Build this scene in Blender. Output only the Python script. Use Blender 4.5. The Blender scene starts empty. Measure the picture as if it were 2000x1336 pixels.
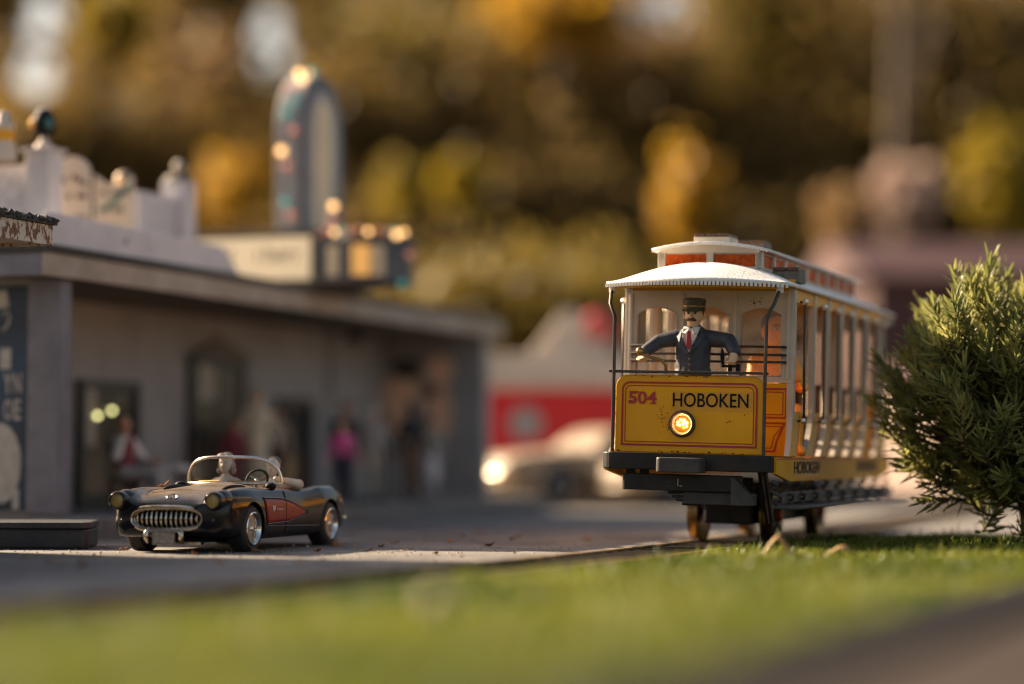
import bpy, math, random
import numpy as np
from mathutils import Vector, Matrix, Euler
R = math.radians
rnd = random.Random(7)
rng = np.random.default_rng(7)
scene = bpy.context.scene
COL = scene.collection

# ------------------------------------------------------------------ camera, world, sun, exposure
# 1 Blender unit = 10 cm: the place is a garden-railway town about knee high
F = 85 / 36 * 2000
CAM_Z = 0.66
PITCH = math.atan(222 / F)
cam_d = bpy.data.cameras.new('camera')
cam_d.lens = 85; cam_d.sensor_width = 36
cam_d.clip_start = 0.05; cam_d.clip_end = 2000
cam_d.dof.use_dof = True
cam_d.dof.focus_distance = 16.95
cam_d.dof.aperture_fstop = 0.085 / 0.38
cam = bpy.data.objects.new('camera', cam_d); COL.objects.link(cam)
cam.location = (0, 0, CAM_Z); cam.rotation_euler = (R(90) + PITCH, 0, 0)
scene.camera = cam

SUN_EL = R(28); SUN_AZ = Vector((-0.84, 0.54)).normalized()
w = bpy.data.worlds.new('World'); scene.world = w; w.use_nodes = True
nt = w.node_tree; nt.nodes.clear()
sky = nt.nodes.new('ShaderNodeTexSky'); sky.sky_type = 'NISHITA'; sky.sun_disc = False
sky.sun_elevation = SUN_EL; sky.sun_rotation = math.atan2(SUN_AZ.x, SUN_AZ.y) % (2 * math.pi)
sky.dust_density = 3.0; sky.air_density = 1.0; sky.ozone_density = 0.6
bg = nt.nodes.new('ShaderNodeBackground'); bg.inputs[1].default_value = 0.066
wo = nt.nodes.new('ShaderNodeOutputWorld')
tint = nt.nodes.new('ShaderNodeMix'); tint.data_type = 'RGBA'; tint.blend_type = 'MULTIPLY'; tint.inputs[0].default_value = 1.0
tint.inputs[7].default_value = (1.0, 0.88, 0.77, 1)
nt.links.new(sky.outputs[0], tint.inputs[6]); nt.links.new(tint.outputs[2], bg.inputs[0]); nt.links.new(bg.outputs[0], wo.inputs[0])
sd = bpy.data.lights.new('sun', 'SUN'); sd.energy = 5.0; sd.angle = R(0.5); sd.color = (1.0, 0.80, 0.56)
sun = bpy.data.objects.new('sun', sd); COL.objects.link(sun)
trav = Vector((-SUN_AZ.x * math.cos(SUN_EL), -SUN_AZ.y * math.cos(SUN_EL), -math.sin(SUN_EL)))
sun.rotation_euler = trav.to_track_quat('-Z', 'Y').to_euler(); sun.location = (-20, 15, 20)
vs = scene.view_settings
vs.view_transform = 'Standard'; vs.look = 'None'; vs.gamma = 1.0; vs.use_curve_mapping = False
vs.exposure = 1.8
try:
    scene.cycles.use_denoising = True
    scene.cycles.sample_clamp_indirect = 6.0
    scene.cycles.filter_width = 1.1
    scene.cycles.max_bounces = 8
    scene.cycles.transparent_max_bounces = 16
except Exception:
    pass

# ------------------------------------------------------------------ helpers
def W(px, py, Y):
    """world point seen at photo pixel (px, py) at distance Y"""
    u = (px - 1000) / F; v = (668 - py) / F
    d = Vector((u, math.cos(PITCH) - v * math.sin(PITCH), math.sin(PITCH) + v * math.cos(PITCH)))
    d *= Y / d.y
    return Vector((d.x, d.y, CAM_Z + d.z))

def tag(o, label=None, cat=None, group=None, kind=None):
    if label: o['label'] = label
    if cat: o['category'] = cat
    if group: o['group'] = group
    if kind: o['kind'] = kind
    return o

def root(name, label, cat, loc=(0, 0, 0), rotz=0, group=None, rot=None):
    o = bpy.data.objects.new(name, None); COL.objects.link(o)
    o.empty_display_size = 0.1
    o.location = loc; o.rotation_euler = rot if rot else (0, 0, rotz)
    return tag(o, label, cat, group)

class B:
    def __init__(s): s.v = []; s.f = []; s.m = []; s.cur = 0
    def add(s, vs, fs):
        n = len(s.v); s.v += [tuple(p) for p in vs]
        s.f += [tuple(i + n for i in f) for f in fs]; s.m += [s.cur] * len(fs)
        return s
    def mat(s, i): s.cur = i; return s
    def box(s, c, d, rot=None):
        x, y, z = (k / 2 for k in d)
        P = [Vector(p) for p in ((-x,-y,-z),(x,-y,-z),(x,y,-z),(-x,y,-z),(-x,-y,z),(x,-y,z),(x,y,z),(-x,y,z))]
        if rot is not None:
            M = Euler(rot).to_matrix(); P = [M @ p for p in P]
        c = Vector(c)
        return s.add([p + c for p in P], [(3,2,1,0),(4,5,6,7),(0,1,5,4),(1,2,6,5),(2,3,7,6),(3,0,4,7)])
    def b2(s, a, b):
        return s.box([(a[i] + b[i]) / 2 for i in range(3)], [abs(b[i] - a[i]) for i in range(3)])
    def ext(s, poly, vec):
        """closed prism: polygon (3D points) pushed along vec"""
        n = len(poly); vec = Vector(vec); poly = [Vector(p) for p in poly]
        return s.add(poly + [p + vec for p in poly],
                     [tuple(range(n))[::-1], tuple(range(n, 2 * n))] + [(i, (i + 1) % n, n + (i + 1) % n, n + i) for i in range(n)])
    def grid(s, rows, closed=False, caps=False):
        nr = len(rows); nc = len(rows[0]); vs = [p for r in rows for p in r]; fs = []
        for i in range(nr - 1):
            for j in range(nc if closed else nc - 1):
                k = (j + 1) % nc
                fs.append((i * nc + j, i * nc + k, (i + 1) * nc + k, (i + 1) * nc + j))
        if caps:
            fs.append(tuple(range(nc))[::-1]); fs.append(tuple(range((nr - 1) * nc, nr * nc)))
        return s.add(vs, fs)
    def tube(s, pts, r, n=10, closed=False):
        pts = [Vector(p) for p in pts]; N = len(pts); rows = []
        rr = r if hasattr(r, '__len__') else [r] * N
        up = None
        for i, p in enumerate(pts):
            if closed: t = pts[(i + 1) % N] - pts[i - 1]
            else: t = pts[min(i + 1, N - 1)] - pts[max(i - 1, 0)]
            t.normalize()
            if up is None:
                up = Vector((0, 0, 1)) if abs(t.z) < 0.9 else Vector((1, 0, 0))
            a = t.cross(up).normalized(); b = a.cross(t).normalized(); up = b
            rows.append([p + (a * math.cos(q) + b * math.sin(q)) * rr[i] for q in (2 * math.pi * k / n for k in range(n))])
        if closed: rows.append(rows[0])
        return s.grid(rows, True, not closed)
    def cyl(s, a, b, r0, r1=None, n=16):
        return s.tube([a, b], [r0, r0 if r1 is None else r1], n)
    def sph(s, c, r, nu=14, nv=9):
        r = r if hasattr(r, '__len__') else (r, r, r); c = Vector(c)
        rows = []
        for i in range(nv + 1):
            t = math.pi * (0.02 + 0.96 * i / nv)
            rows.append([c + Vector((r[0] * math.sin(t) * math.cos(p), r[1] * math.sin(t) * math.sin(p), r[2] * math.cos(t)))
                         for p in (2 * math.pi * k / nu for k in range(nu))])
        return s.grid(rows, True, True)
    def lathe(s, prof, M=None, n=24, caps=False):
        """prof: (radius, height) list, turned about local z then placed by matrix M"""
        rows = []
        for r, z in prof:
            row = [Vector((r * math.cos(p), r * math.sin(p), z)) for p in (2 * math.pi * k / n for k in range(n))]
            rows.append([M @ q for q in row] if M else row)
        return s.grid(rows, True, caps)
    def build(s, name, mats, parent=None, smooth=None, bevel=0, seg=2, solid=0, kind=None, label=None):
        me = bpy.data.meshes.new(name); me.from_pydata(s.v, [], s.f)
        mats = mats if isinstance(mats, (list, tuple)) else [mats]
        for m in mats: me.materials.append(m)
        if len(mats) > 1: me.polygons.foreach_set('material_index', s.m)
        me.update()
        import bmesh
        bm = bmesh.new(); bm.from_mesh(me)
        if len(bm.faces) < 60000: bmesh.ops.recalc_face_normals(bm, faces=bm.faces)
        bm.to_mesh(me); bm.free()
        if smooth is not None:
            me.polygons.foreach_set('use_smooth', [True] * len(me.polygons))
            me.set_sharp_from_angle(angle=R(smooth))
        o = bpy.data.objects.new(name, me); COL.objects.link(o)
        if parent: o.parent = parent
        if solid:
            q = o.modifiers.new('solid', 'SOLIDIFY'); q.thickness = solid; q.offset = 0
        if bevel:
            q = o.modifiers.new('bevel', 'BEVEL'); q.width = bevel; q.segments = seg; q.limit_method = 'ANGLE'; q.angle_limit = R(35)
            q.harden_normals = False
        if kind: o['kind'] = kind
        if label: o['label'] = label
        return o

def copy_tree(o, parent=None):
    c = o.copy(); COL.objects.link(c)
    if parent: c.parent = parent
    for ch in list(o.children): copy_tree(ch, c)
    return c

# ------------------------------------------------------------------ materials
def principled(name):
    m = bpy.data.materials.new(name); m.use_nodes = True
    t = m.node_tree; p = t.nodes['Principled BSDF']
    return m, t, p

def mat(name, c, rough=0.6, metal=0, c2=None, scale=8, bump=0, bscale=60, speck=None, sscale=40, sth=0.68, coat=0, spec=0.5, detail=5):
    m, t, p = principled(name)
    N, L = t.nodes, t.links
    p.inputs['Roughness'].default_value = rough; p.inputs['Metallic'].default_value = metal
    p.inputs['Coat Weight'].default_value = coat; p.inputs['Coat Roughness'].default_value = 0.12
    p.inputs['Specular IOR Level'].default_value = spec
    tc = N.new('ShaderNodeTexCoord')
    c = tuple(c) + (1,)
    c2 = tuple(c2) + (1,) if c2 else tuple(k * 0.72 for k in c[:3]) + (1,)
    nz = N.new('ShaderNodeTexNoise'); nz.inputs['Scale'].default_value = scale; nz.inputs['Detail'].default_value = detail
    L.new(tc.outputs['Object'], nz.inputs['Vector'])
    rp = N.new('ShaderNodeValToRGB'); rp.color_ramp.elements[0].position = 0.35; rp.color_ramp.elements[1].position = 0.68
    rp.color_ramp.elements[0].color = c2; rp.color_ramp.elements[1].color = c
    L.new(nz.outputs['Fac'], rp.inputs[0]); out = rp.outputs[0]
    if speck:
        n2 = N.new('ShaderNodeTexNoise'); n2.inputs['Scale'].default_value = sscale; n2.inputs['Detail'].default_value = 3
        L.new(tc.outputs['Object'], n2.inputs['Vector'])
        r2 = N.new('ShaderNodeValToRGB'); r2.color_ramp.elements[0].position = sth; r2.color_ramp.elements[1].position = sth + 0.05
        L.new(n2.outputs['Fac'], r2.inputs[0])
        mx = N.new('ShaderNodeMix'); mx.data_type = 'RGBA'
        L.new(r2.outputs[0], mx.inputs[0]); L.new(out, mx.inputs[6]); mx.inputs[7].default_value = tuple(speck) + (1,)
        out = mx.outputs[2]
    L.new(out, p.inputs['Base Color'])
    if bump:
        n3 = N.new('ShaderNodeTexNoise'); n3.inputs['Scale'].default_value = bscale; n3.inputs['Detail'].default_value = 4
        L.new(tc.outputs['Object'], n3.inputs['Vector'])
        bp = N.new('ShaderNodeBump'); bp.inputs['Strength'].default_value = bump; bp.inputs['Distance'].default_value = 0.01
        L.new(n3.outputs['Fac'], bp.inputs['Height']); L.new(bp.outputs[0], p.inputs['Normal'])
    return m

def leafmat(name, c, c2, trans=0.5, rough=0.5, scale=1.2):
    m = bpy.data.materials.new(name); m.use_nodes = True
    t = m.node_tree; N, L = t.nodes, t.links; N.clear()
    o = N.new('ShaderNodeOutputMaterial'); mx = N.new('ShaderNodeMixShader'); mx.inputs[0].default_value = trans
    p = N.new('ShaderNodeBsdfPrincipled'); p.inputs['Roughness'].default_value = rough; p.inputs['Specular IOR Level'].default_value = 0.3
    tr = N.new('ShaderNodeBsdfTranslucent')
    tc = N.new('ShaderNodeTexCoord'); nz = N.new('ShaderNodeTexNoise'); nz.inputs['Scale'].default_value = scale; nz.inputs['Detail'].default_value = 4
    L.new(tc.outputs['Object'], nz.inputs['Vector'])
    rp = N.new('ShaderNodeValToRGB'); rp.color_ramp.elements[0].position = 0.35; rp.color_ramp.elements[1].position = 0.65
    rp.color_ramp.elements[0].color = tuple(c2) + (1,); rp.color_ramp.elements[1].color = tuple(c) + (1,)
    L.new(nz.outputs['Fac'], rp.inputs[0])
    L.new(rp.outputs[0], p.inputs['Base Color']); L.new(rp.outputs[0], tr.inputs['Color'])
    L.new(p.outputs[0], mx.inputs[1]); L.new(tr.outputs[0], mx.inputs[2]); L.new(mx.outputs[0], o.inputs[0])
    return m

def glassmat(name, tint=(0.95, 0.92, 0.88), dust=(0.6, 0.5, 0.4), fac=0.3, rough=0.12):
    m = bpy.data.materials.new(name); m.use_nodes = True
    t = m.node_tree; N, L = t.nodes, t.links; N.clear()
    o = N.new('ShaderNodeOutputMaterial'); mx = N.new('ShaderNodeMixShader')
    tr = N.new('ShaderNodeBsdfTransparent'); tr.inputs[0].default_value = tuple(tint) + (1,)
    p = N.new('ShaderNodeBsdfPrincipled'); p.inputs['Base Color'].default_value = tuple(dust) + (1,); p.inputs['Roughness'].default_value = rough
    tc = N.new('ShaderNodeTexCoord'); nz = N.new('ShaderNodeTexNoise'); nz.inputs['Scale'].default_value = 14; nz.inputs['Detail'].default_value = 8
    L.new(tc.outputs['Object'], nz.inputs['Vector'])
    mp = N.new('ShaderNodeMapRange'); mp.inputs[3].default_value = fac * 0.55; mp.inputs[4].default_value = fac * 1.45
    L.new(nz.outputs['Fac'], mp.inputs[0]); L.new(mp.outputs[0], mx.inputs[0])
    L.new(tr.outputs[0], mx.inputs[1]); L.new(p.outputs[0], mx.inputs[2]); L.new(mx.outputs[0], o.inputs[0])
    return m

def emit(name, c, s):
    m, t, p = principled(name)
    p.inputs['Base Color'].default_value = tuple(c) + (1,)
    p.inputs['Emission Color'].default_value = tuple(c) + (1,); p.inputs['Emission Strength'].default_value = s
    p.inputs['Roughness'].default_value = 0.2
    return m

M = dict(
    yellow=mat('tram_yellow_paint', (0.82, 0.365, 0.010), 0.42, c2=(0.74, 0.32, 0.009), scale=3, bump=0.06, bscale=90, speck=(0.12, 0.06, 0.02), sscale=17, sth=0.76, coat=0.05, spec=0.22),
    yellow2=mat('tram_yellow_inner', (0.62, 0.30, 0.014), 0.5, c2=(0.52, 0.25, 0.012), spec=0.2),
    red=mat('red_lining', (0.42, 0.022, 0.012), 0.45, c2=(0.34, 0.018, 0.01)),
    cream=mat('cream_plastic', (0.60, 0.52, 0.42), 0.5, c2=(0.5, 0.42, 0.33), scale=5, bump=0.1, bscale=120, speck=(0.25, 0.18, 0.1), sscale=30, sth=0.76),
    white=mat('white_roof_paint', (0.80, 0.76, 0.71), 0.6, c2=(0.72, 0.68, 0.62), scale=9, bump=0.55, bscale=55, speck=(0.4, 0.36, 0.3), sscale=24, sth=0.75),
    black=mat('black_plastic', (0.013, 0.012, 0.013), 0.5, c2=(0.028, 0.025, 0.022), scale=6, bump=0.12, bscale=80, speck=(0.16, 0.14, 0.12), sscale=28, sth=0.73, spec=0.25),
    grey=mat('dark_grey_plastic', (0.040, 0.038, 0.038), 0.55, c2=(0.07, 0.062, 0.054), spec=0.3, scale=7, bump=0.15, bscale=70),
    iron=mat('dark_iron_rod', (0.05, 0.045, 0.04), 0.35, 0.8, c2=(0.09, 0.07, 0.05)),
    brass=mat('worn_brass', (0.50, 0.30, 0.10), 0.3, 0.9, c2=(0.28, 0.16, 0.06), scale=10),
    chrome=mat('dusty_chrome', (0.72, 0.66, 0.56), 0.22, 1.0, c2=(0.42, 0.34, 0.24), scale=14, speck=(0.10, 0.08, 0.06), sscale=40, sth=0.66),
    chrome2=mat('bright_chrome', (0.8, 0.78, 0.75), 0.16, 1.0, c2=(0.6, 0.55, 0.5), scale=9),
    orange=leafmat('orange_clerestory_glass', (0.95, 0.27, 0.03), (0.75, 0.14, 0.016), 0.6, 0.3, 26),
    glass=glassmat('dusty_tram_glass', dust=(0.82, 0.68, 0.50), fac=0.15, rough=0.35),
    cglass=glassmat('clear_windscreen', (0.97, 0.96, 0.94), (0.1, 0.09, 0.08), 0.08, 0.05),
    wood=mat('brown_bench_wood', (0.10, 0.048, 0.022), 0.5, c2=(0.07, 0.032, 0.015)),
    sill=mat('yellow_sill_paint', (0.80, 0.37, 0.012), 0.5, c2=(0.70, 0.31, 0.011), scale=4, spec=0.12),
    lens=glassmat('headlight_lens', (1, 0.97, 0.9), (0.8, 0.75, 0.65), 0.16, 0.05),
    lamp=emit('lit_filament', (1.0, 0.55, 0.16), 3.2),
    silver=mat('silver_reflector', (0.9, 0.86, 0.8), 0.3, 0.7, c2=(0.78, 0.7, 0.6), scale=20),
    wheel=mat('brassy_steel_wheel', (0.42, 0.27, 0.10), 0.32, 0.9, c2=(0.16, 0.10, 0.05), scale=9),
    letter=mat('black_lettering', (0.010, 0.010, 0.011), 0.6, spec=0.12),
    stick=glassmat('clear_sticker', (1, 0.99, 0.96), (0.75, 0.50, 0.12), 0.16, 0.08),
    blackpaint=mat('black_car_paint', (0.006, 0.006, 0.008), 0.16, c2=(0.010, 0.009, 0.010), scale=4, coat=0.6),
    rubber=mat('tyre_rubber', (0.016, 0.015, 0.015), 0.7, c2=(0.03, 0.026, 0.024), scale=12, bump=0.2, bscale=70),
    cove=mat('red_cove_paint', (0.27, 0.018, 0.012), 0.4, c2=(0.22, 0.015, 0.010), coat=0.1, spec=0.25),
    amberlens=mat('yellowed_headlight_lens', (0.42, 0.28, 0.07), 0.25, c2=(0.28, 0.18, 0.05), scale=30, bump=0.4, bscale=60, coat=0.5),
    leather=mat('red_brown_leather', (0.20, 0.06, 0.035), 0.55, c2=(0.14, 0.04, 0.025)),
    plaster=mat('unpainted_white_figure', (0.62, 0.55, 0.45), 0.6, c2=(0.45, 0.38, 0.30), scale=14, bump=0.2, bscale=60),
    hairgrey=mat('grey_brown_hair', (0.20, 0.16, 0.12), 0.7, c2=(0.1, 0.08, 0.06), scale=20, bump=0.4, bscale=50),
    skin=mat('painted_skin', (0.76, 0.50, 0.28), 0.5, c2=(0.66, 0.38, 0.19), scale=12),
    skin2=mat('painted_skin_tan', (0.48, 0.24, 0.13), 0.55, c2=(0.38, 0.18, 0.1), scale=12),
    hair=mat('dark_hair', (0.03, 0.02, 0.016), 0.5),
    hairbrown=mat('brown_moustache', (0.10, 0.03, 0.015), 0.6, scale=40, bump=0.5, bscale=120),
    navy=mat('navy_uniform', (0.026, 0.033, 0.050), 0.6, c2=(0.050, 0.056, 0.068), scale=14, bump=0.3, bscale=45, speck=(0.16, 0.15, 0.14), sscale=45, sth=0.74),
    capgreen=mat('dark_green_cap', (0.030, 0.036, 0.022), 0.5, c2=(0.07, 0.055, 0.016), scale=9),
    shirt=mat('white_shirt', (0.72, 0.68, 0.62), 0.6), tie=mat('red_tie', (0.38, 0.012, 0.018), 0.45),
    eyew=mat('eye_dark', (0.02, 0.015, 0.012), 0.25),
    orangep=mat('orange_plastic_figure', (0.95, 0.42, 0.05), 0.5, c2=(0.82, 0.30, 0.04), scale=8),
    button=mat('brass_button', (0.35, 0.25, 0.12), 0.35, 0.7),
    greywall=mat('grey_stucco', (0.34, 0.315, 0.30), 0.8, c2=(0.28, 0.26, 0.25), scale=2.2, bump=0.25, bscale=40),
    pillar=mat('blue_grey_painted_wood', (0.19, 0.18, 0.205), 0.6, c2=(0.135, 0.128, 0.15), scale=5, bump=0.2, bscale=40, speck=(0.28, 0.22, 0.16), sscale=9, sth=0.74),
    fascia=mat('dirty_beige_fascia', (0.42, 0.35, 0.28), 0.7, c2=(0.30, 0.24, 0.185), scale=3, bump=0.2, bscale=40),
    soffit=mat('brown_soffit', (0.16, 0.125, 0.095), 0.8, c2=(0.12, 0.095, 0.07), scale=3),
    shingle=mat('black_shingle', (0.03, 0.027, 0.025), 0.9, c2=(0.07, 0.06, 0.05), scale=18, bump=0.9, bscale=45),
    parapet=mat('white_painted_parapet', (0.66, 0.62, 0.62), 0.7, c2=(0.55, 0.51, 0.52), scale=3, bump=0.2, bscale=30, speck=(0.2, 0.17, 0.15), sscale=5, sth=0.76),
    slab=mat('dark_blue_grey_slab', (0.016, 0.017, 0.024), 0.6, c2=(0.034, 0.033, 0.038), scale=7, bump=0.7, bscale=22),
    plat=mat('grey_pavement', (0.21, 0.195, 0.18), 0.85, c2=(0.15, 0.138, 0.13), scale=5, bump=0.3, bscale=40, spec=0.05),
    door=mat('black_door', (0.012, 0.011, 0.011), 0.4), doorglass=mat('dark_door_glass', (0.02, 0.018, 0.016), 0.12, coat=0.2),
    paper=mat('pale_paper_notice', (0.42, 0.37, 0.30), 0.7, c2=(0.28, 0.24, 0.19), scale=12),
    asphalt=mat('worn_asphalt', (0.225, 0.20, 0.182), 0.9, c2=(0.125, 0.112, 0.104), scale=1.6, bump=0.6, bscale=40, speck=(0.34, 0.30, 0.26), sscale=55, sth=0.64, detail=8),
    earth=mat('brown_earth', (0.085, 0.060, 0.038), 0.95, c2=(0.055, 0.038, 0.024), scale=0.25, bump=0.5, bscale=3, spec=0.05),
    bed=mat('dark_track_bed', (0.020, 0.016, 0.014), 0.95, c2=(0.012, 0.010, 0.009), scale=8, bump=0.8, bscale=30, spec=0.05),
    sleeper=mat('brown_black_sleeper', (0.018, 0.014, 0.012), 0.8, c2=(0.03, 0.022, 0.018), scale=9, bump=0.3, spec=0.05),
    rail=mat('brass_rail', (0.55, 0.36, 0.16), 0.38, 0.5, c2=(0.26, 0.16, 0.07), scale=7),
    lawn=mat('turf_base', (0.035, 0.055, 0.012), 0.95, c2=(0.06, 0.06, 0.02), scale=3, bump=0.5, bscale=30, spec=0.05),
    blade=leafmat('grass_blade', (0.20, 0.215, 0.022), (0.042, 0.080, 0.011), 0.45, 0.45, .75),
    blade2=leafmat('dry_grass_blade', (0.24, 0.185, 0.045), (0.15, 0.13, 0.02), 0.45, 0.5, 1.6),
    path=mat('brown_grey_path', (0.058, 0.045, 0.038), 0.9, c2=(0.036, 0.028, 0.025), scale=2, bump=0.4, bscale=30, spec=0.05),
    edging=mat('black_edging', (0.018, 0.016, 0.017), 0.8, spec=0.05),
    needle=leafmat('rosemary_needle', (0.36, 0.34, 0.10), (0.11, 0.13, 0.042), 0.5, 0.35, 5),
    stem=mat('brown_stem', (0.085, 0.05, 0.028), 0.85, c2=(0.05, 0.03, 0.018), scale=12, bump=0.5),
    bark=mat('brown_bark', (0.10, 0.068, 0.042), 0.9, c2=(0.06, 0.04, 0.026), scale=1.4, bump=0.8, bscale=5),
    barkpale=mat('pale_bark', (0.125, 0.086, 0.055), 0.9, c2=(0.09, 0.062, 0.04), scale=1.4, bump=0.8, bscale=5),
    redwall=mat('red_painted_wall', (0.62, 0.006, 0.012), 0.5, c2=(0.54, 0.005, 0.010), scale=1.5),
    creamwall=mat('cream_wall', (0.62, 0.52, 0.42), 0.7, c2=(0.52, 0.43, 0.34), scale=2),
    pink=mat('pinkish_stucco', (0.27, 0.20, 0.165), 0.8, c2=(0.23, 0.165, 0.135), scale=2),
    maroon=mat('dark_maroon_boards', (0.075, 0.022, 0.020), 0.7, c2=(0.05, 0.016, 0.015), scale=1.2),
    olive=mat('olive_grey_paint', (0.17, 0.16, 0.115), 0.6, c2=(0.14, 0.13, 0.095)),
    darkblue=mat('dark_slate_paint', (0.045, 0.048, 0.062), 0.5, c2=(0.07, 0.07, 0.08)),
    signcream=mat('cream_sign_face', (0.78, 0.62, 0.40), 0.6, c2=(0.70, 0.55, 0.35), scale=2),
    towergrey=mat('grey_blue_sign_paint', (0.36, 0.34, 0.33), 0.5, c2=(0.28, 0.265, 0.26), scale=3),
    postblue=mat('blue_poster', (0.010, 0.045, 0.10), 0.5, c2=(0.008, 0.018, 0.035), scale=1.6),
    posterwhite=mat('poster_white', (0.50, 0.45, 0.40), 0.6, c2=(0.36, 0.32, 0.28), scale=10),
    leafdry=leafmat('dry_orange_leaf', (0.42, 0.19, 0.06), (0.26, 0.10, 0.03), 0.25, 0.6, 20),
    pebble=mat('beige_pebble', (0.36, 0.27, 0.19), 0.8, c2=(0.26, 0.19, 0.13), scale=12, bump=0.3),
    oldlamp=mat('yellowed_lamp_glass', (0.20, 0.145, 0.085), 0.35, c2=(0.16, 0.11, 0.06), spec=0.3),
    plate=mat('dull_plate_metal', (0.34, 0.31, 0.28), 0.5, 0.3, c2=(0.22, 0.19, 0.17), scale=25),
    lace=mat('gold_grey_wheel_lace', (0.52, 0.40, 0.27), 0.4, 0.4, c2=(0.42, 0.31, 0.2)),
    palehair=mat('shaded_white_hair', (0.40, 0.34, 0.28), 0.7, c2=(0.26, 0.21, 0.17), scale=30, bump=0.5, bscale=60),
    print_peach=mat('peach_poster_print', (0.92, 0.62, 0.44), 0.6, c2=(0.82, 0.46, 0.28), scale=4),
    straw=leafmat('pale_straw_leaf', (0.50, 0.34, 0.15), (0.36, 0.22, 0.09), 0.35, 0.5, 10),
    carcream=mat('cream_car_paint', (0.30, 0.225, 0.15), 0.5, c2=(0.25, 0.185, 0.125), spec=0.25),
)

def dusty(name, c, dust, lo, hi, amt):
    m, t, p = principled(name); N, L = t.nodes, t.links
    g = N.new('ShaderNodeNewGeometry'); sx = N.new('ShaderNodeSeparateXYZ'); L.new(g.outputs['Normal'], sx.inputs[0])
    mr = N.new('ShaderNodeMapRange'); mr.inputs[1].default_value = lo; mr.inputs[2].default_value = hi; mr.inputs[4].default_value = amt
    L.new(sx.outputs[2], mr.inputs[0])
    tc = N.new('ShaderNodeTexCoord'); nz = N.new('ShaderNodeTexNoise'); nz.inputs['Scale'].default_value = 150; nz.inputs['Detail'].default_value = 3
    L.new(tc.outputs['Object'], nz.inputs['Vector'])
    n2 = N.new('ShaderNodeTexNoise'); n2.inputs['Scale'].default_value = 5; L.new(tc.outputs['Object'], n2.inputs['Vector'])
    m1 = N.new('ShaderNodeMath'); m1.operation = 'MULTIPLY'; L.new(nz.outputs['Fac'], m1.inputs[0]); L.new(n2.outputs['Fac'], m1.inputs[1])
    m2 = N.new('ShaderNodeMath'); m2.operation = 'MULTIPLY'; L.new(m1.outputs[0], m2.inputs[0]); m2.inputs[1].default_value = 4.0
    m3 = N.new('ShaderNodeMath'); m3.operation = 'MULTIPLY'; m3.use_clamp = True; L.new(m2.outputs[0], m3.inputs[0]); L.new(mr.outputs[0], m3.inputs[1])
    mx = N.new('ShaderNodeMix'); mx.data_type = 'RGBA'; L.new(m3.outputs[0], mx.inputs[0]); mx.inputs[6].default_value = tuple(c) + (1,); mx.inputs[7].default_value = tuple(dust) + (1,)
    L.new(mx.outputs[2], p.inputs['Base Color'])
    r2 = N.new('ShaderNodeMapRange'); r2.inputs[3].default_value = .15; r2.inputs[4].default_value = .75; L.new(m3.outputs[0], r2.inputs[0]); L.new(r2.outputs[0], p.inputs['Roughness']); p.inputs['Specular IOR Level'].default_value = .32
    return m
M['blackpaint'] = dusty('dusty_black_car_paint', (.007, .007, .009), (.34, .24, .15), .90, .998, .40)

def cracked(m):
    t = m.node_tree; N, L = t.nodes, t.links; p = t.nodes['Principled BSDF']
    src = p.inputs['Base Color'].links[0].from_socket
    tc = N.new('ShaderNodeTexCoord'); nz = N.new('ShaderNodeTexNoise'); nz.inputs['Scale'].default_value = 2.5; nz.inputs['Detail'].default_value = 5
    L.new(tc.outputs['Object'], nz.inputs['Vector'])
    ad = N.new('ShaderNodeMix'); ad.data_type = 'RGBA'; ad.blend_type = 'ADD'; ad.inputs[0].default_value = .35
    L.new(tc.outputs['Object'], ad.inputs[6]); L.new(nz.outputs['Color'], ad.inputs[7])
    vo = N.new('ShaderNodeTexVoronoi'); vo.feature = 'DISTANCE_TO_EDGE'; vo.inputs['Scale'].default_value = .55; L.new(ad.outputs[2], vo.inputs['Vector'])
    r = N.new('ShaderNodeMapRange'); r.inputs[1].default_value = .004; r.inputs[2].default_value = .016; r.inputs[3].default_value = .35; r.inputs[4].default_value = 1
    L.new(vo.outputs['Distance'], r.inputs[0])
    n2 = N.new('ShaderNodeTexNoise'); n2.inputs['Scale'].default_value = .9; n2.inputs['Detail'].default_value = 6; L.new(tc.outputs['Object'], n2.inputs['Vector'])
    r2 = N.new('ShaderNodeMapRange'); r2.inputs[1].default_value = .38; r2.inputs[2].default_value = .6; r2.inputs[3].default_value = .68; r2.inputs[4].default_value = 1.08; L.new(n2.outputs['Fac'], r2.inputs[0])
    ml = N.new('ShaderNodeMath'); ml.operation = 'MULTIPLY'; L.new(r.outputs[0], ml.inputs[0]); L.new(r2.outputs[0], ml.inputs[1])
    mx = N.new('ShaderNodeMix'); mx.data_type = 'RGBA'; mx.blend_type = 'MULTIPLY'; mx.inputs[0].default_value = 1
    L.new(src, mx.inputs[6]); L.new(ml.outputs[0], mx.inputs[7]); L.new(mx.outputs[2], p.inputs['Base Color'])
cracked(M['asphalt'])
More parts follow.
